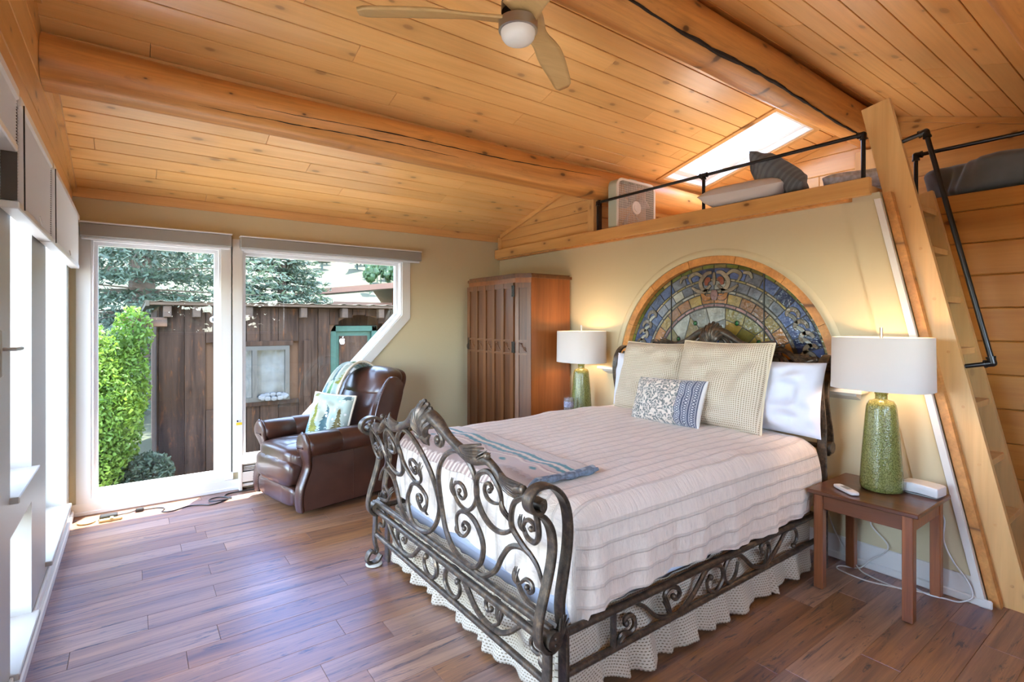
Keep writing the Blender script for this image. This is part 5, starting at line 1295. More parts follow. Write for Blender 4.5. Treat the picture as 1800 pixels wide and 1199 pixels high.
g, uv = pillow_geo(.62, .42, .16, 24, .05, 0, .0, 21); o = g.obj('loft_pillow', LIN, smooth=True, ang=180); tag(o, 'pale pillow lying flat on the loft bed', 'pillow'); o.location = (3.93, 2.10, 2.425); o.rotation_euler = (-PI/2+.06, 0, PI/2+.1)
def stripe_grey(uv): 
    s_ = .5+.5*np.sign(np.sin(uv[:, 1]*38)); return np.array([.13, .135, .14])*(.8+.35*s_[:, None])
g, uv = pillow_geo(.50, .46, .17, 60, .09, 0, .06, 30); o = g.obj('loft_pillow', vcol('grey_ribbed'), smooth=True, ang=180, colors=stripe_grey(uv)); tag(o, 'dark grey ribbed pillow propped up on the loft', 'pillow'); o.location = (3.80, 1.70, 2.36); o.rotation_euler = (-.85, .25, .30)
g, uv = pillow_geo(.46, .36, .13, 24, .06, 0, .0, 33); o = g.obj('loft_pillow', plain('blue_white', (.62, .68, .80), .85, noise=.4, nscale=30), smooth=True, ang=180); tag(o, 'white and blue pillow behind the dark grey loft pillow', 'pillow'); o.location = (4.25, 1.55, 2.40); o.rotation_euler = (-PI/2+.25, 0, .4+PI/2)
# ================================================================ box fan on the loft
bf = thing('box_fan', 'pale box fan standing on the loft behind the rail', 'fan', (3.86, 3.33, 2.331))
FX0, FX1, FY0, FY1, FZ0, FZ1 = 3.59, 4.13, 3.27, 3.385, 2.332, 2.832
FANP = plain('fan_pale_green', (.45, .48, .38), .5); FANG = plain('fan_grille', (.74, .66, .58), .5); FANB = plain('fan_blade_plastic', (.48, .40, .36), .35)
def rr2(x0, x1, z0, z1, r, n=6):
    P = []
    for (cx, cz_, a0) in ((x1-r, z0+r, -PI/2), (x1-r, z1-r, 0), (x0+r, z1-r, PI/2), (x0+r, z0+r, PI)): P += [(cx+r*math.cos(a0+PI/2*i/n), cz_+r*math.sin(a0+PI/2*i/n)) for i in range(n+1)]
    return P
mpy = lambda a, b, d: (a, d, b)
G().prism(rr2(FX0, FX1, FZ0, FZ1, .07), FY0+.012, FY1-.004, mpy, [rr2(FX0+.012, FX1-.012, FZ0+.012, FZ1-.012, .062)]).obj('housing', FANP, bf, True, 40)
G().prism(rr2(FX0-.002, FX1+.002, FZ0-.000, FZ1+.002, .07), FY0, FY0+.012, mpy, [rr2(FX0+.018, FX1-.018, FZ0+.020, FZ1-.018, .060)]).obj('front_rim', FANG, bf, True, 40)
g = G(); x = FX0+.03
while x < FX1-.02: g.box(x, x+.0032, FY0+.003, FY0+.007, FZ0+.02, FZ1-.02); x += .021
z = FZ0+.035
while z < FZ1-.02: g.box(FX0+.018, FX1-.018, FY0+.007, FY0+.0095, z, z+.0032); z += .021
gr = g.obj('grille', FANG, bf); gr['kind'] = 'stuff'
g2 = gr.copy(); C.objects.link(g2); g2.location = (0, .093, 0)
fcx, fcz = (FX0+FX1)/2, (FZ0+FZ1)/2
G().tube([(fcx, FY0+.001, fcz), (fcx, FY0+.012, fcz)], .062, 22).tube([(fcx, FY0-.004, fcz), (fcx, FY0+.003, fcz)], .036, 18).obj('hub_cap', FANG, bf, True)
for k in range(5):
    a0 = 2*PI*k/5+.3; g = G()
    def bl(u, v):
        r = .05+.18*u; a = a0+(-.32+.64*v)*(1.0-.1*u)+.15*u; return (fcx+r*math.cos(a), FY0+.055+(v-.5)*.05, fcz+r*math.sin(a))
    g.grid(8, 6, bl).obj('blade', FANB, bf, True).modifiers.new('thick', 'SOLIDIFY').thickness = .003
G().tube([(fcx-.06, FY0+.05, FZ1), (fcx-.05, FY0+.05, FZ1+.022), (fcx+.05, FY0+.05, FZ1+.022), (fcx+.06, FY0+.05, FZ1)], .008, 8).obj('carry_handle', FANP, bf, True)
# ================================================================ ceiling fan
cf = thing('ceiling_fan', 'three-bladed wooden ceiling fan with a round light', 'ceiling fan', (1.44, 1.92, 3.0))
fx, fy_, fz = 1.44, 1.92, 2.905
G().lathe([(.060, 3.10), (.060, 3.035), (.025, 3.03), (.025, 3.0), (.070, 2.995), (.078, 2.975), (.078, 2.93), (.05, 2.925)][::-1], 28, fx, fy_).obj('motor', BRASS, cf, True, 35)
for k in range(3):
    a0 = math.radians(148.8)+2*PI*k/3; ca, sa = math.cos(a0), math.sin(a0); g = G()
    def bl(u, v):
        r = .02+.70*u; w = (.050*(1-smoothstep(0, .35, u))+.034+.032*smoothstep(.15, .55, u))*(1-.22*smoothstep(.55, 1, u)-.35*smoothstep(.93, 1.0, u)**2); s_ = (v-.5)*2*w+.05*u*u-.02
        tilt = .42*(1-.55*u)
        zz = fz+s_*math.sin(tilt)*-1+.018*math.sin(u*PI)-.01*u
        return (fx+r*ca-s_*sa*math.cos(tilt), fy_+r*sa+s_*ca*math.cos(tilt), zz)
    o = g.grid(26, 8, bl).obj('blade', BLADE, cf, True); o.modifiers.new('thick', 'SOLIDIFY').thickness = .014
G().lathe([(.070, 2.90), (.0905, 2.89), (.0905, 2.845), (.086, 2.842), (.06, 2.842)][::-1], 32, fx, fy_).obj('light_collar', STEEL, cf, True, 35)
G().lathe([(.002, 2.786), (.040, 2.789), (.064, 2.799), (.076, 2.815), (.080, 2.832), (.080, 2.845)], 32, fx, fy_).obj('light_bowl', plain('frosted_bowl', (.80, .78, .74), .35), cf, True, 60)
# ================================================================ window shades
BLG = plain('blind_cassette', (.30, .285, .26), .6); BLW = plain('pleated_shade', (.80, .79, .80), .7)
def roller(label, x0, x1, z0, z1):
    t = thing('roller_shade', label, 'window shade', ((x0+x1)/2, YW-.05, z0), group='roller shades rolled up over the garden windows')
    G().box(x0, x1, YW-.105, YW-.0195, z0+.012, z1-.012, .006).obj('cassette', BLG, t); G().box(x0-.004, x1+.004, YW-.110, YW-.0195, z1-.0118, z1, .003).obj('top_cap', VINYL, t)
    G().box(x0+.01, x1-.01, YW-.078, YW-.055, z0-.008, z0+.0118, .003).obj('bottom_bar', VINYL, t)
roller('rolled-up shade in grey cassette above the tall left garden window', -.325, .705, 2.145, 2.272)
roller('rolled-up shade in grey cassette above the slant-cornered window', .775, 2.53, 2.145, 2.265)
def cellular(label, y0, y1, z0, z1):
    x0, x1 = XL+.012, XL+.062
    t = thing('cellular_shade', label, 'window shade', (XL, (y0+y1)/2, z0), group='pleated cellular shades on the left wall')
    G().box(x0-.011, x1+.006, y0, y1, z1-.045, z1, .008).obj('head_rail', VINYL, t); G().box(x0-.002, x1+.002, y0, y1, z0, z0+.028, .004).obj('bottom_rail', VINYL, t)
    n = max(6, int((z1-z0-.075)/.0105)); g = G()
    for s_, xx in ((1, x1-.006), (-1, x0+.006)):
        P = []
        for i in range(2*n+1): P.append((xx+s_*(.006 if i % 2 else -.004), z0+.0285+(z1-.0455-z0-.0285)*i/(2*n)))
        o = len(g.v)
        for (xx_, zz) in P: g.v += [(xx_, y0+.004, zz), (xx_, y1-.004, zz)]
        for i in range(2*n): g.f.append((o+2*i, o+2*i+1, o+2*i+3, o+2*i+2))
    o = len(g.v)
    g.obj('pleated_fabric', BLW, t)
    for y_, dy in ((y0, .0035), (y1, -.0035)): G().box(x0+.004, x1-.004, min(y_, y_+dy), max(y_, y_+dy), z0+.03, z1-.047).obj('end_gusset', DARKGAP if False else plain('shade_end', (.10, .09, .085), .8), t)
    ym = (y0+y1)/2; G().tube([(x1+.006, ym, z0+.05), (x1+.012, ym, z0+.02), (x1+.008, ym+.06, z0+.018)], .003, 6).obj('pull_tab', VINYL, t, True)
    G().tube([(x1+.010, y0+.03, z1-.03), (x1+.012, y0+.032, z0-.0)], .0025, 5).obj('cord', PIPE, t)
cellular('pleated white shade on left wall, farthest, nearest the corner', 3.50, 5.14, 1.905, 2.315)
cellular('pleated white shade on left wall, middle of three', 2.54, 3.475, 1.905, 2.315)
cellular('pleated white shade on left wall, nearest camera and raised highest', 1.20, 2.515, 2.10, 2.325)
# ================================================================ baseboard heater, cables, adapters
HEAT = plain('heater_enamel', (.66, .60, .52), .5)
ht = thing('baseboard_heater', 'beige baseboard heater below the slanted window', 'heater', (1.6, YW-.05, 0))
G().box(.785, 2.9, YW-.085, YW-.0005, .035, .060, .004).box(.785, 2.9, YW-.030, YW-.0195, .06, .228, 0).obj('back_panel', HEAT, ht); G().box(.785, 2.9, YW-.090, YW-.075, .075, .165, .004).obj('front_panel', HEAT, ht)
for z in (.178, .192, .206): G().box(.80, 2.89, YW-.082, YW-.03, z, z+.005).obj('louver', HEAT, ht)
G().box(.782, 2.9, YW-.085, YW-.019, .2285, .242, .004).obj('top', HEAT, ht); G().box(.765, .79, YW-.092, YW-.019, .0, .245, .005).obj('end_cap', HEAT, ht); G().box(.80, 2.89, YW-.070, YW-.032, .085, .16).obj('fin_core', DARKGAP, ht)
tag(G().box(-.20, -.09, 4.985, 5.045, 0, .032, .006).obj('power_adapter', BLACKP, loc=(-.15, 5.0, 0)), 'black power adapter brick on the floor under the tall window', 'adapter')
tag(G().box(.02, .075, 5.04, 5.075, 0, .026, .006).obj('cable_plug', BLACKP, loc=(.05, 5.05, 0)), 'small black inline plug on the floor cable', 'plug')
GOLDP = plain('tan_plastic', (.45, .33, .13), .5)
tag(G().lathe([(.05, 0), (.055, .004), (.055, .010), (.05, .012)], 20, -.275, 5.0).obj('coaster', GOLDP, loc=(-.275, 5.0, 0), smooth=True), 'small tan disc on the floor in the corner', 'coaster')
tag(G().box(-.20, -.06, 4.93, 4.965, 0, .02, .004).box(-.135, -.115, 4.925, 4.97, .02, .026, .001).obj('tan_block', GOLDP, loc=(-.13, 4.95, 0)), 'short tan strip lying beside the black adapter', 'block')
def cable(name, pts, r, mat, label, cat='cable'):
    P = catmull(pts, 8); o = G().tube(P, r, 6).obj(name, mat, loc=pts[0], smooth=True); return tag(o, label, cat)
cable('power_cable', [(-.09, 5.02, .012), (-.02, 5.05, .006), (.03, 5.055, .012), (.09, 5.06, .006), (.17, 5.05, .005), (.21, 5.00, .005), (.19, 4.93, .005), (.26, 4.90, .005), (.36, 4.95, .005), (.44, 4.93, .005), (.52, 4.88, .005), (.60, 4.91, .005), (.66, 4.97, .005), (.60, 5.05, .005), (.53, 5.03, .006), (.52, 4.95, .012), (.60, 4.92, .013), (.68, 4.95, .010), (.64, 5.03, .006), (.67, 5.10, .005), (.78, 5.115, .005), (.95, 5.10, .005)], .0045, BLACKP, 'looping black cable on the floor below the tall window')
OUT = plain('outlet_white', (.78, .76, .72), .4)
tag(G().box(.655, .725, YW-.024, YW-.0185, .10, .165, .003).obj('cable_plate', OUT, loc=(.69, YW, .1)), 'small white plate on the wall beside the heater', 'wall plate')
stk = thing('caution_sticker', 'small white and yellow sticker on the window mullion', 'sticker', (.775, YW-.019, .55)); YEL = plain('sticker_yellow', (.75, .50, .02), .6)
G().box(.750, .796, YW-.0196, YW-.0184, .60, .625).obj('white_part', WHITE, stk); G().box(.750, .796, YW-.0196, YW-.0184, .575, .5995).obj('yellow_part', YEL, stk)
G().box(.754, .768, YW-.0200, YW-.0197, .604, .620).box(.772, .790, YW-.0200, YW-.0197, .604, .608).box(.772, .790, YW-.0200, YW-.0197, .614, .618).obj('print', BLACKP, stk)
# ================================================================ things on the nightstand
rm = thing('remote_control', 'small white remote control on the nightstand', 'remote', (3.20, 1.23, .559), rz=.95, local=True)
G().puffy((0, 0, .010), (.085, .025, .010), .4, 24, 10).obj('body', WHITE, rm, True, 180); G().box(-.03, .03, -.014, .014, .0195, .0205).obj('screen', plain('remote_screen', (.22, .23, .22), .3), rm)
for k in range(3): G().box(.040+.012*k, .048+.012*k, -.012, .012, .0185, .0202, .001).obj('button', OUT, rm)
bx = thing('router_box', 'white plastic box on the nightstand near the ladder', 'router', (3.49, .965, .559), rz=-.12, local=True)
def boxfn(p): return (p.x, p.y, p.z+.006*(1-(p.y/.09)**2))
G().puffy((0, 0, .032), (.058, .090, .026), .16, 32, 14, boxfn).obj('body', WHITE, bx, True, 50); G().box(-.045, .045, -.08, .08, .0, .007).obj('foot', plain('grey_foot', (.3, .3, .3), .6), bx)
th = thing('thermometer', 'white slat with two columns of red marks leaning on the ledge', 'thermometer', (3.552, 1.452, AZ), rz=.25, local=True)
W_ = G().box(-.004, .004, -.027, .027, .0, .205, .001); M_ = Matrix.Rotation(.20, 4, 'Y') @ Matrix.Rotation(-.16, 4, 'X')
W_.xf(M_).obj('slat', WHITE, th); RED = plain('red_mark', (.30, .03, .03), .5)
for k in range(11):
    for s_ in (-1, 1): G().box(-.0052, -.0041, s_*.011-.004, s_*.011+.004, .025+k*.0125, .031+k*.0125).xf(M_).obj('mark', RED, th)
G().box(-.0052, -.0041, -.014, .014, .182, .190).xf(M_).obj('header_print', plain('grey_print', (.35, .35, .35), .6), th)
cd = thing('candle_glass', 'small glass candle jar beside the wardrobe', 'candle', (3.20, 3.50, .559))
def jar_glass():
    m, nt, nd, ln, b = _mat('jar_glass'); b.inputs['Base Color'].default_value = (.9, .93, 1, 1); b.inputs['Transmission Weight'].default_value = .85; b.inputs['Roughness'].default_value = .04; return m
JG = jar_glass(); CL = [(.036, .559), (.043, .562), (.044, .74), (.0405, .74), (.0395, .572), (.002, .570)]
G().box(3.135, 3.265, 3.43, 3.57, .5585, .5588).obj('mat', OUT, cd)
G().lathe([(r, z+.0015+(0 if z < .6 else .07)) for r, z in CL], 28, 3.20, 3.50).obj('jar', JG, cd, True, 50); G().lathe([(.002, .573), (.038, .573), (.038, .69), (.002, .692)], 24, 3.20, 3.50).obj('wax', plain('wax', (.80, .78, .72), .5), cd, True, 40)
G().grid(20, 4, lambda u, v: (3.20+.0448*math.cos(2*PI*(u*.5+.42)), 3.50+.0448*math.sin(2*PI*(u*.5+.42)), .73+.05*v)).obj('label_print', plain('blue_label', (.30, .30, .40), .6, noise=.6, nscale=60), cd, True)
# plug with pink pattern, lamp cords
oc = thing('wall_outlet', 'outlet with a pink patterned plug behind the nightstand', 'outlet', (XB, 1.50, .36)); G().box(XB-.006, XB-.0005, 1.455, 1.535, .30, .42, .002).obj('plate', OUT, oc)
G().box(XB-.045, XB-.006, 1.475, 1.520, .325, .405, .008).obj('plug', plain('pink_plug', (.75, .42, .42), .5, noise=.4, nscale=90), oc)
CORD = plain('clear_cord', (.62, .60, .56), .35)
cable('lamp_cord', [(3.60, 1.50, .33), (3.60, 1.46, .20), (3.595, 1.40, .10), (3.55, 1.30, .012), (3.50, 1.22, .006), (3.47, 1.08, .006), (3.50, 1.0, .006)], .004, CORD, 'clear cord hanging from the outlet to the floor')
cable('lamp_cord', [(3.592, 1.24, .55), (3.602, 1.20, .40), (3.602, 1.25, .28), (3.602, 1.16, .17), (3.59, 1.25, .06), (3.56, 1.30, .006), (3.50, 1.38, .006), (3.44, 1.36, .006), (3.42, 1.22, .006), (3.45, 1.12, .006), (3.52, .98, .006), (3.55, .90, .006)], .004, CORD, 'clear lamp cord looping on the floor under the nightstand')
cable('lamp_cord', [(3.60, .95, .50), (3.605, .90, .42), (3.60, .90, .30), (3.60, .86, .20), (3.595, .80, .12), (3.58, .775, .05), (3.56, .82, .008), (3.54, .88, .006), (3.52, .95, .006), (3.56, 1.05, .006)], .004, WHITE, 'white cord hanging beside the slanted wall edge')
# ================================================================ garden
GR = plain('dry_grass', (.30, .31, .14), .95, noise=.5, nscale=2)
def terrain():
    n = 90; g = G()
    def hz(x, y):
        b = -.55
        if y > 26: b += (y-26)*.085+max(0, y-70)*.16
        return b+1.3*(float(vnoise(x*.04+5, y*.04))-.5)*smoothstep(26, 60, y)*2
    def fn(u, v):
        y = -60+ (v**1.0)*300; x = (u-.5)*420
        return (x, y, hz(x, y))
    g.grid(n, n, fn); return g, hz
g, HZ_ = terrain()
def hill_mat():
    m, nt, nd, ln, b = _mat('meadow'); n = N(nt, 'ShaderNodeTexNoise', Scale=.09, Detail=8.0, Roughness=.65); ln.new(coords(nt), n.inputs['Vector'])
    r = ramp(nt, [(.35, (.013, .021, .006)), (.52, (.030, .033, .012)), (.68, (.040, .038, .018))]); ln.new(n.outputs[0], r.inputs[0]); ln.new(r.outputs[0], b.inputs['Base Color']); b.inputs['Roughness'].default_value = 1; return m
hill = g.obj('meadow_hillside', hill_mat(), loc=(0, 40, 0), smooth=True, ang=180); tag(hill, 'pale grassy meadow rising to a wooded hillside', 'hillside', kind='structure')
dk_ = G()
BOUNCE_DECK = plain('bounce_terrace_pale', (.68, .61, .52), .85, noise=.12, nscale=3)  # unseen pale surface added to bounce sunlight up to the ceiling
dk_.box(-9, 9, -14, -1.48, -.30, -.10)
BOUNCE_GRAVEL = plain('gravel', (.38, .34, .29), .9, noise=.3, nscale=12)
S(G().box(-9, XL-.27, -1.47, 4.6, -.30, -.12).obj('floor_bounce_strip', BOUNCE_GRAVEL, loc=(-4, 1, -.3)), 'added gravel strip outside the left windows, bouncing sunlight in', 'path')  # added strip that reflects sunlight through the left windows to the ceiling
S(dk_.obj('floor_bounce_terrace', BOUNCE_DECK, loc=(0, -6, -.3)), 'added sunlight-bouncing terrace outside behind the camera', 'terrace')
# ---- shed
SY = 8.0
sh = thing('garden_shed', 'weathered dark plank shed with corrugated roof outside the windows', 'shed', (2.2, SY, -.6))
GREEN = plain('green_paint', (.012, .060, .045), .6, noise=.2, nscale=20); WINF = plain('grey_sash', (.045, .045, .042), .6)
WX0, WX1, WZ0, WZ1 = .92, 1.84, .38, 1.16; DX0, DX1, DZ1 = 2.52, 3.15, 1.44; ACX, ACR, ACZ = 2.92, .50, 1.30
G().prism([(.29, -.6), (7.3, -.6), (7.3, 1.72), (.29, 1.72)], SY+.03, SY+.06, mpy, [[(WX0+.01, WZ0+.01), (WX1-.01, WZ0+.01), (WX1-.01, WZ1-.01), (WX0+.01, WZ1-.01)], [(ACX-ACR+.02, -.59), (ACX+ACR-.02, -.59)]+[(ACX+(ACR-.02)*math.cos(t), ACZ+ACR*.62*math.sin(t)) for t in np.linspace(0, PI, 20)]]).box(.27, .30, SY+.065, SY+3.2, -.6, 1.7).obj('sheathing', DARKGAP, sh)
x = .27; k = 0
while x < 6.6:
    w = random.choice((.17, .21, .24, .28, .14)); a, b = x+.003, x+w-.003; pr = random.choice((0, .012, .02))
    mid = (a+b)/2; segs = [(-.62, 1.70)]
    if b > WX0-.05 and a < WX1+.05: segs = [(-.62, WZ0-.06), (WZ1+.06, 1.70)]
    elif abs(mid-ACX) < ACR-.02: segs = [(ACZ+math.sqrt(max(0, ACR**2-(mid-ACX)**2))*.62, 1.70)]
    for z0, z1 in segs: G().plank((a, SY+.03, z0), (0, 0, 1), (1, 0, 0), (0, -1, 0), z1-z0, b-a, .028+pr, .004).obj('wall_plank', SHEDW, sh)
    x += w; k += 1
for k in range(8):                                      # left end boards
    G().plank((.27, SY+.02+k*.25, -.6), (0, 0, 1), (0, 1, 0), (-1, 0, 0), 2.25, .24, .02, .004).obj('wall_plank', SHEDW, sh)
G().box(ACX-.44, ACX+.44, SY+.24, SY+.27, -.6, 1.66).obj('porch_back', SHEDW, sh)
AP = [(ACX+ACR*math.cos(t), ACZ+ACR*.62*math.sin(t)) for t in np.linspace(0, PI, 20)]
for (a, b) in ((DX0-.06, DX0+.03), (DX1-.03, DX1+.06)): G().box(a, b, SY+.10, SY+.20, -.6, DZ1, .006).obj('door_jamb', GREEN, sh)
G().box(DX0-.06, DX1+.06, SY+.10, SY+.20, DZ1-.09, DZ1, .006).obj('door_head', GREEN, sh)
d = G().box(DX0+.035, DX1-.035, SY+.15, SY+.18, -.6, DZ1-.095).obj('door', GREEN, sh); G().box(DX0+.09, DX1-.09, SY+.135, SY+.149, .2, DZ1-.16).obj('panel', SHEDW, d)
AL = [(0, .040), (-.02, .046), (-.042, .030), (-.045, 0), (-.028, -.040), (-.012, -.046), (0, -.040), (.012, -.046), (.028, -.040), (.040, -.012), (.030, .004), (.032, .022), (.042, .034), (.02, .046)]
APX, APZ = DX0+.135, 1.195
st_ = thing('door_sticker', 'white apple shaped sticker on the green shed door', 'sticker', (APX, SY+.13, APZ)); G().prism([(APX+a, APZ+b) for a, b in AL], SY+.131, SY+.1345, mpy).obj('fruit', WHITE, st_); G().prism([(APX+.0, APZ+.052), (APX+.004, APZ+.072), (APX+.020, APZ+.082), (APX+.018, APZ+.062)], SY+.131, SY+.1345, mpy).obj('leaf', WHITE, st_)
fr = G().prism(rr2(WX0, WX1, WZ0, WZ1, .004, 2), SY-.03, SY+.05, mpy, [rr2(WX0+.06, (WX0+WX1)/2-.03, WZ0+.06, WZ1-.06, .004, 2), rr2((WX0+WX1)/2+.03, WX1-.06, WZ0+.06, WZ1-.06, .004, 2)]).obj('window_frame', WINF, sh)
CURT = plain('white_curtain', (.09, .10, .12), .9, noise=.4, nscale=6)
for a, b in ((WX0+.06, (WX0+WX1)/2-.03), ((WX0+WX1)/2+.03, WX1-.06)):
    G().box(a, b, SY+.0, SY+.005, WZ0+.06, WZ1-.06).obj('pane', GLASS, fr)
    G().grid(30, 12, lambda u, v: (a+(b-a)*u, SY+.035+.003*math.sin(u*24), WZ0+.06+(WZ1-WZ0-.12)*v)).obj('curtain', CURT, fr, True)
G().box(WX0-.05, WX1+.05, SY-.035, SY+.0, WZ1+.001, WZ1+.07, .004).obj('window_lintel', SHEDW, sh); G().box(WX0-.04, WX1+.12, SY-.04, SY+.0, WZ0-.06, WZ0-.001, .004).obj('window_ledge', SHEDW, sh); G().box(WX1+.20, WX1+.30, SY-.02, SY+.0, WZ0-.2, WZ1+.07, .004).obj('window_post', SHEDW, sh)
fl_ = thing('snow_globe_flower', 'white ruffled ornament on the shed window ledge', 'ornament', (1.62, SY-.02, WZ0)); g = G()
for k in range(12):
    a = 2*PI*k/12; g.ball((1.62+.16*math.cos(a), SY-.05+.03*math.sin(a), WZ0+.06+.025*math.sin(a)), .045, 7, (1, .5, .8))
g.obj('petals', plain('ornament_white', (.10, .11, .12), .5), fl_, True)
# roof: fascia, rafters, corrugated sheets
ROOFM = plain('weathered_roof', (.06, .048, .03), .6, .3, noise=.3, nscale=4)
nw = 220; x0r, x1r = .12, 7.3; g = G()
for i in range(nw+1):
    xx = x0r+(x1r-x0r)*i/nw; zz = .016*max(0, math.sin(2*PI*xx/.23))**3
    g.v += [(xx, SY-.16, 1.762+zz), (xx, SY+3.4, 1.74+zz)]
for i in range(nw): g.f.append((2*i, 2*i+2, 2*i+3, 2*i+1))
o = g.obj('corrugated_roof', ROOFM, sh, True, 180); o.modifiers.new('thick', 'SOLIDIFY').thickness = .008
G().box(.16, 7.3, SY-.15, SY-.12, 1.715, 1.752, .003).obj('fascia', wood('roof_batten', (.06, .036, .018), (.036, .02, .010), 0, .3, .8, .1), sh)
G().add([(.13, SY-.16, 1.70), (.13, SY-.16, 1.77), (.13, SY+3.3, 1.66), (.13, SY+3.3, 1.75), (.17, SY-.16, 1.70), (.17, SY-.16, 1.77), (.17, SY+3.3, 1.66), (.17, SY+3.3, 1.75)], [(0, 1, 3, 2), (4, 6, 7, 5), (0, 4, 5, 1), (2, 3, 7, 6), (0, 2, 6, 4), (1, 5, 7, 3)]).obj('barge_board', ROOFM, sh)
for xx in (.36, .68, 1.30, 2.02, 2.62, 3.20, 3.85): G().box(xx-.045, xx+.045, SY-.12, SY-.002, 1.56, 1.712, .008).obj('rafter_tail', wood('rafter%g' % xx, (.055, .033, .019), (.028, .017, .012), 1, .2, .8, .1), sh)
G().box(-.10, .36, SY-.08, SY+.02, 1.44, 1.56, .008).obj('plate_beam', wood('plate_beam', (.10, .05, .026), (.04, .026, .02), 0, .3, .8, .05), sh)
sc = thing('security_camera', 'small white camera mounted on the shed wall', 'camera', (.86, SY, 1.55)); G().tube([(.86, SY-.15, 1.53), (.90, SY-.06, 1.55)], [.040, .038], 14).obj('body', WHITE, sc, True); G().tube([(.855, SY-.153, 1.529), (.86, SY-.149, 1.53)], .026, 12).obj('lens', BLACKP, sc); G().tube([(.90, SY-.06, 1.55), (.93, SY+.02, 1.56)], .010, 8).obj('arm', WHITE, sc)
# ---- foliage builders
def leafmat(name, c1, c2, tr=.35):
    m, nt, nd, ln, b = _mat(name); n = N(nt, 'ShaderNodeTexNoise', Scale=2.2, Detail=3.0); ln.new(coords(nt), n.inputs['Vector'])
    r = ramp(nt, [(.35, c1), (.65, c2)]); ln.new(n.outputs[0], r.inputs[0]); ln.new(r.outputs[0], b.inputs['Base Color']); b.inputs['Roughness'].default_value = .6
    t = N(nt, 'ShaderNodeBsdfTranslucent'); ln.new(r.outputs[0], t.inputs[0]); mx = N(nt, 'ShaderNodeMixShader'); mx.inputs[0].default_value = tr; out = nd['Material Output']
    ln.new(b.outputs[0], mx.inputs[1]); ln.new(t.outputs[0], mx.inputs[2]); ln.new(mx.outputs[0], out.inputs[0]); return m
SPR = leafmat('spruce_needles', (.018, .038, .022), (.075, .110, .068), .25); BUSH = leafmat('bush_leaves', (.050, .12, .012), (.18, .29, .035), .4); ASP = leafmat('aspen_leaves', (.016, .042, .012), (.04, .085, .024), .3); FIR = leafmat('far_conifer', (.02, .036, .025), (.04, .06, .042), .1)
BARK = plain('bark', (.10, .07, .05), .9, noise=.4, nscale=8)
def quads(name, ctr, d1, d2, mat, parent, kind='stuff'):
    """many small leaf quads: ctr +- d1 +- d2, all arrays (n,3)"""
    n = len(ctr); off = np.array(parent_world(parent)) if parent is not None else 0
    V = np.stack([ctr-d1-d2, ctr+d1-d2*.6, ctr+d1*1.15+d2*.6, ctr-d1+d2], 1).reshape(-1, 3)-off
    me = bpy.data.meshes.new(name); me.vertices.add(4*n); me.vertices.foreach_set('co', V.ravel()); me.loops.add(4*n); me.loops.foreach_set('vertex_index', np.arange(4*n, dtype=np.int32))
    me.polygons.add(n); me.polygons.foreach_set('loop_start', np.arange(0, 4*n, 4, dtype=np.int32)); me.polygons.foreach_set('loop_total', np.full(n, 4, dtype=np.int32)); me.update(calc_edges=True); me.validate()
    me.materials.append(mat); o = bpy.data.objects.new(name, me); C.objects.link(o); o.parent = parent; o['kind'] = kind; return o
def unit(v): return v/(np.linalg.norm(v, axis=1, keepdims=True)+1e-9)
def spruce(label, x, y, z0, H, R, seed, nb=26, per=46, sz=.11, zmin=0.0):
    r = np.random.default_rng(seed); t = thing('spruce_tree', label, 'tree', (x, y, z0), group='blue spruces behind the shed')
    G().tube([(x, y, z0), (x, y, z0+H*.5), (x, y, z0+H)], [H*.028, H*.016, .01], 8).obj('trunk', BARK, t, True)
    ctr, D1, D2 = [], [], []; h = .06
    gb = G()
    while h < .99:
        rad = R*(1-h)**.85; m = max(5, int(nb*(1-h*.7)))
        for k in range(m):
            a = r.random()*2*PI; L = rad*r.uniform(.75, 1.1); dz = r.uniform(-.32, -.12)
            n = max(6, int(per*L/R)); s_ = r.random(n)**.7; p = np.stack([np.cos(a)*L*s_, np.sin(a)*L*s_, h*H+dz*L*s_+.18*L*s_**2.2], 1)
            side = np.array([-math.sin(a), math.cos(a), 0]); p += side[None]*(r.uniform(-1, 1, (n, 1))*.30*L*(1-s_[:, None]*.6)); p[:, 2] -= r.random(n)*.12*L*.5
            out = np.array([math.cos(a), math.sin(a), -.15]); d = unit(out[None]+r.normal(0, .55, (n, 3))); e = unit(np.cross(d, r.normal(0, 1, (n, 3))))
            w = sz*r.uniform(.7, 1.5, (n, 1)); ctr.append(p); D1.append(d*w); D2.append(e*w*.34)
            if k % 3 == 0: gb.tube([(x, y, z0+h*H), (x+math.cos(a)*L*.8, y+math.sin(a)*L*.8, z0+h*H+dz*L*.8+.1*L)], [.03, .008], 4)
        h += .045*(1-.4*h)
    gb.obj('branch_wood', BARK, t, True)['kind'] = 'stuff'
    quads('needles', np.concatenate(ctr)+np.array([x, y, z0]), np.concatenate(D1), np.concatenate(D2), SPR, t)
    return t
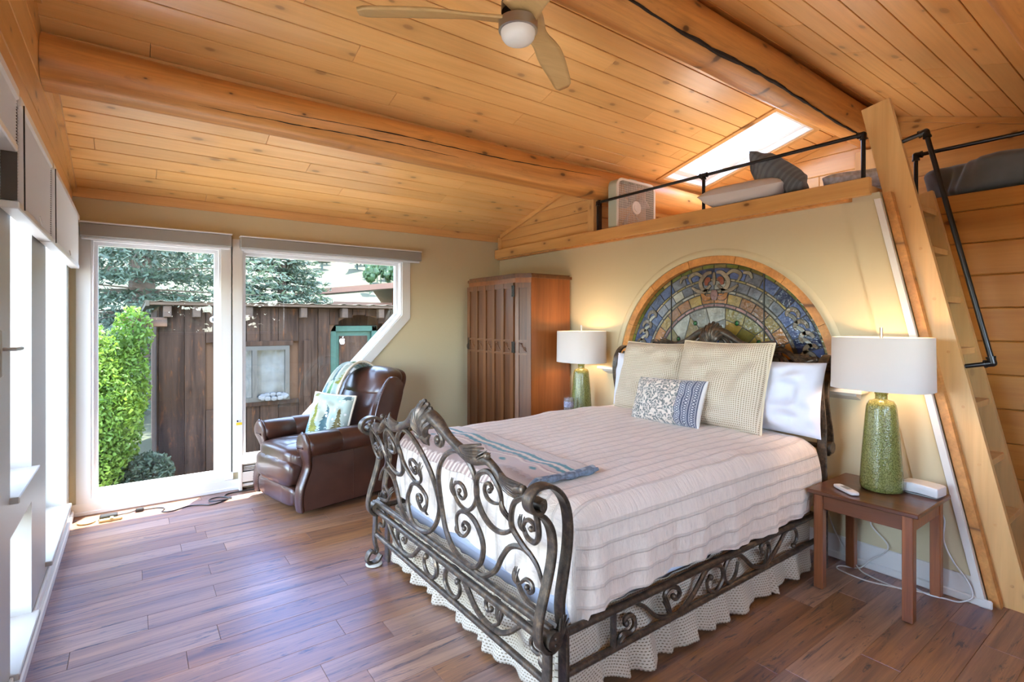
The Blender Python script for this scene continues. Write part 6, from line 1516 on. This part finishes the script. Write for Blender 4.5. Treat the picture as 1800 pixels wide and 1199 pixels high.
def blob_shrub(name, label, cat, lobes, n, sz, mat, seed, group=None):
    r = np.random.default_rng(seed); c0 = lobes[0]; t = thing(name, label, cat, (c0[0], c0[1], -.6), group=group)
    ctr = []
    tot = sum(l[3]*l[4]*l[5] for l in lobes)
    for (x, y, z, rx, ry, rz_) in lobes:
        m = int(n*rx*ry*rz_/tot)+40; v = unit(r.normal(0, 1, (m, 3)))*(r.random((m, 1))**.33); ctr.append(v*np.array([rx, ry, rz_])+np.array([x, y, z]))
    p = np.concatenate(ctr); m = len(p); d = unit(r.normal(0, 1, (m, 3))); e = unit(np.cross(d, r.normal(0, 1, (m, 3)))); w = sz*r.uniform(.6, 1.4, (m, 1))
    quads('foliage', p, d*w, e*w*.55, mat, t)
    g = G()
    for k in range(9): l = lobes[k % len(lobes)]; g.tube([(c0[0]+r.uniform(-.15, .15), c0[1], -.6), ((c0[0]+l[0])/2+r.uniform(-.2, .2), l[1], l[2]*.4-.1), (l[0]+r.uniform(-.2, .2), l[1], l[2]+l[5]*.5)], [.03, .018, .006], 5)
    g.obj('stem', BARK, t, True); return t
spruce('broad blue spruce filling the tall window behind the green bush', 0.2, 16.2, -.55, 12.5, 4.6, 11, 36, 150, .055)
spruce('blue spruce rising behind the shed roof in the slant-cornered window', 4.1, 18.8, -.5, 7.6, 2.4, 12, 30, 130, .055)
spruce('tall spruce at the far left edge of the tall window', -9.0, 15.0, -.55, 12.0, 3.6, 13, 28, 110, .065)
S(G().box(XL-3, 8, YW+.2, SY-.6, -.75, -.52).obj('floor_bounce_path', BOUNCE_GRAVEL, loc=(2, 6.4, -.6)), 'added pale gravel strip between house and shed, bouncing sunlight in', 'path')  # strip added to reflect sunlight through the garden windows onto the ceiling
spruce('dark spruce on the lawn behind the camera', 1.2, -19.0, -.55, 9, 3.2, 21, 18, 34, .2)  # unseen spruces placed here to darken what the window glass reflects
spruce('second spruce on the lawn behind the camera', 7.0, -21.0, -.55, 11, 3.8, 22, 18, 34, .2)
blob_shrub('leafy_bush', 'bright green bush growing left of the shed', 'bush', [(-.30, 7.6, .35, .42, .45, .75), (-.45, 7.7, 1.0, .38, .4, .5), (-.05, 7.8, .75, .25, .3, .5), (-.5, 7.4, -.1, .45, .4, .45), (.0, 7.9, 1.35, .22, .25, .35), (-.75, 7.8, .5, .35, .4, .7)], 26000, .021, BUSH, 4)
blob_shrub('low_shrub', 'low blue-green shrub at the foot of the shed corner', 'bush', [(.16, 7.5, -.30, .26, .25, .26), (-.1, 7.45, -.42, .3, .25, .2)], 5000, .020, SPR, 6)
blob_shrub('low_shrub', 'small green weeds below the slant-cornered window', 'bush', [(1.18, 6.9, -.3, .28, .2, .22), (.95, 6.8, -.38, .2, .2, .18)], 3000, .018, SPR, 8)
# ---- far cabin with pale timber eaves
CAB = wood('cabin_timber', (.11, .036, .010), (.08, .023, .006), 0, .2, .5, .05); cb = thing('far_cabin', 'cabin with orange timber eaves beyond the shed roof', 'cabin', (7.6, 20.5, -.5)); cy = 20.5
G().box(6.2, 9.1, cy, cy+3, -.5, 2.3).obj('wall', CAB, cb)
for k in range(5): G().box(6.15, 9.15, cy-.06, cy-.005, .9+k*.26, 1.13+k*.26, .02).obj('log_course', CAB, cb)
G().add([(5.7, cy-.7, 2.55), (9.2, cy-.7, 2.95), (9.2, cy+3.4, 2.95), (5.7, cy+3.4, 2.55), (5.7, cy-.7, 2.75), (9.2, cy-.7, 3.18), (9.2, cy+3.4, 3.18), (5.7, cy+3.4, 2.75)], [(3, 2, 1, 0), (4, 5, 6, 7), (0, 1, 5, 4), (1, 2, 6, 5), (2, 3, 7, 6), (3, 0, 4, 7)]).obj('fascia_beam', CAB, cb)
G().add([(9.21, cy-.75, 3.20), (10.1, cy-.75, 2.1), (10.1, cy+3.4, 2.1), (9.21, cy+3.4, 3.20), (9.21, cy-.75, 3.05), (10.0, cy-.75, 2.0), (10.0, cy+3.4, 2.0), (9.21, cy+3.4, 3.05)], [(0, 1, 2, 3), (7, 6, 5, 4), (0, 4, 5, 1), (1, 5, 6, 2), (2, 6, 7, 3), (3, 7, 4, 0)]).obj('side_roof', CAB, cb)
G().box(8.6, 8.85, cy-.6, cy-.4, -.5, 2.85, .02).obj('post', CAB, cb)
# ---- hillside trees (copies share their mesh)
def far_tree(kind):
    g = G(); r = np.random.default_rng(3)
    if kind == 'fir':
        for k in range(6): g.lathe([(1.0*(1-k*.145), k*.9), (.18, k*.9+1.9)], 9)
        g.lathe([(.14, -1.2), (.12, .3)], 6)
    else:
        for (a, b, c, q) in ((0, 0, 3.4, 1.0), (.7, .2, 2.4, .9), (-.6, .4, 2.2, .95), (.1, -.7, 2.5, .9), (-.2, .1, 4.3, .6), (.5, -.5, 1.6, .7)):
            g.puffy((a, b, c), (.75*q, .75*q, .9*q), .9, 12, 8, lambda p: p*(1+.5*(float(vnoise(p.x*5+7+a, p.y*5+p.z*4))-.5)*2))
        pass; g.lathe([(.12, -1.0), (.10, 1.6)], 6)
    return g
proto = {}
for kind, m in (('fir', FIR), ('aspen', ASP)):
    g = far_tree(kind); me = g.obj('tmp', m, smooth=True, ang=50); proto[kind] = me.data; bpy.data.objects.remove(me, do_unlink=True)
def far_put(kind, x, y, s_, label, group):
    o = bpy.data.objects.new('hillside_fir' if kind == 'fir' else 'hillside_aspen', proto[kind]); C.objects.link(o); o.location = (x, y, HZ_(x, y)+s_*.9); o.scale = (s_, s_, s_*random.uniform(.95, 1.35)); o.rotation_euler = (0, 0, random.random()*6); tag(o, label, 'tree', group)
def along(u, y):                                       # x so that the direction matches a bearing u (x/y ratio)
    return u*y
def scatter(kind, n, u0, u1, y0, y1, s0, s1, label, group, gap):
    P = []; tries = 0
    while len(P) < n and tries < 6000:
        tries += 1; y = random.uniform(y0, y1); x = random.uniform(u0, u1)*y; s_ = random.uniform(s0, s1)
        if all(max(abs(x-a), abs(y-b)) > gap*(s_+c) for a, b, c in P): P.append((x, y, s_)); far_put(kind, x, y, s_, label, group)
scatter('fir', 75, .12, .60, 100, 150, 1.1, 1.7, 'dark fir in the forest along the top of the hillside', 'firs along the hilltop', 1.45)
scatter('aspen', 46, .375, .52, 78, 100, .7, 1.05, 'bright green aspen in the grove on the hillside', 'aspens in the hillside grove', 1.75)
for (b, y, s_) in ((.455, 56, 1.1), (.468, 60, 1.3), (.480, 64, 1.2), (.452, 40, .6), (.462, 43, .75), (.47, 46, .6), (.478, 49, .7)): far_put('fir', along(b, y), y, s_, 'small fir standing in the meadow below the aspen grove', 'firs in the meadow')
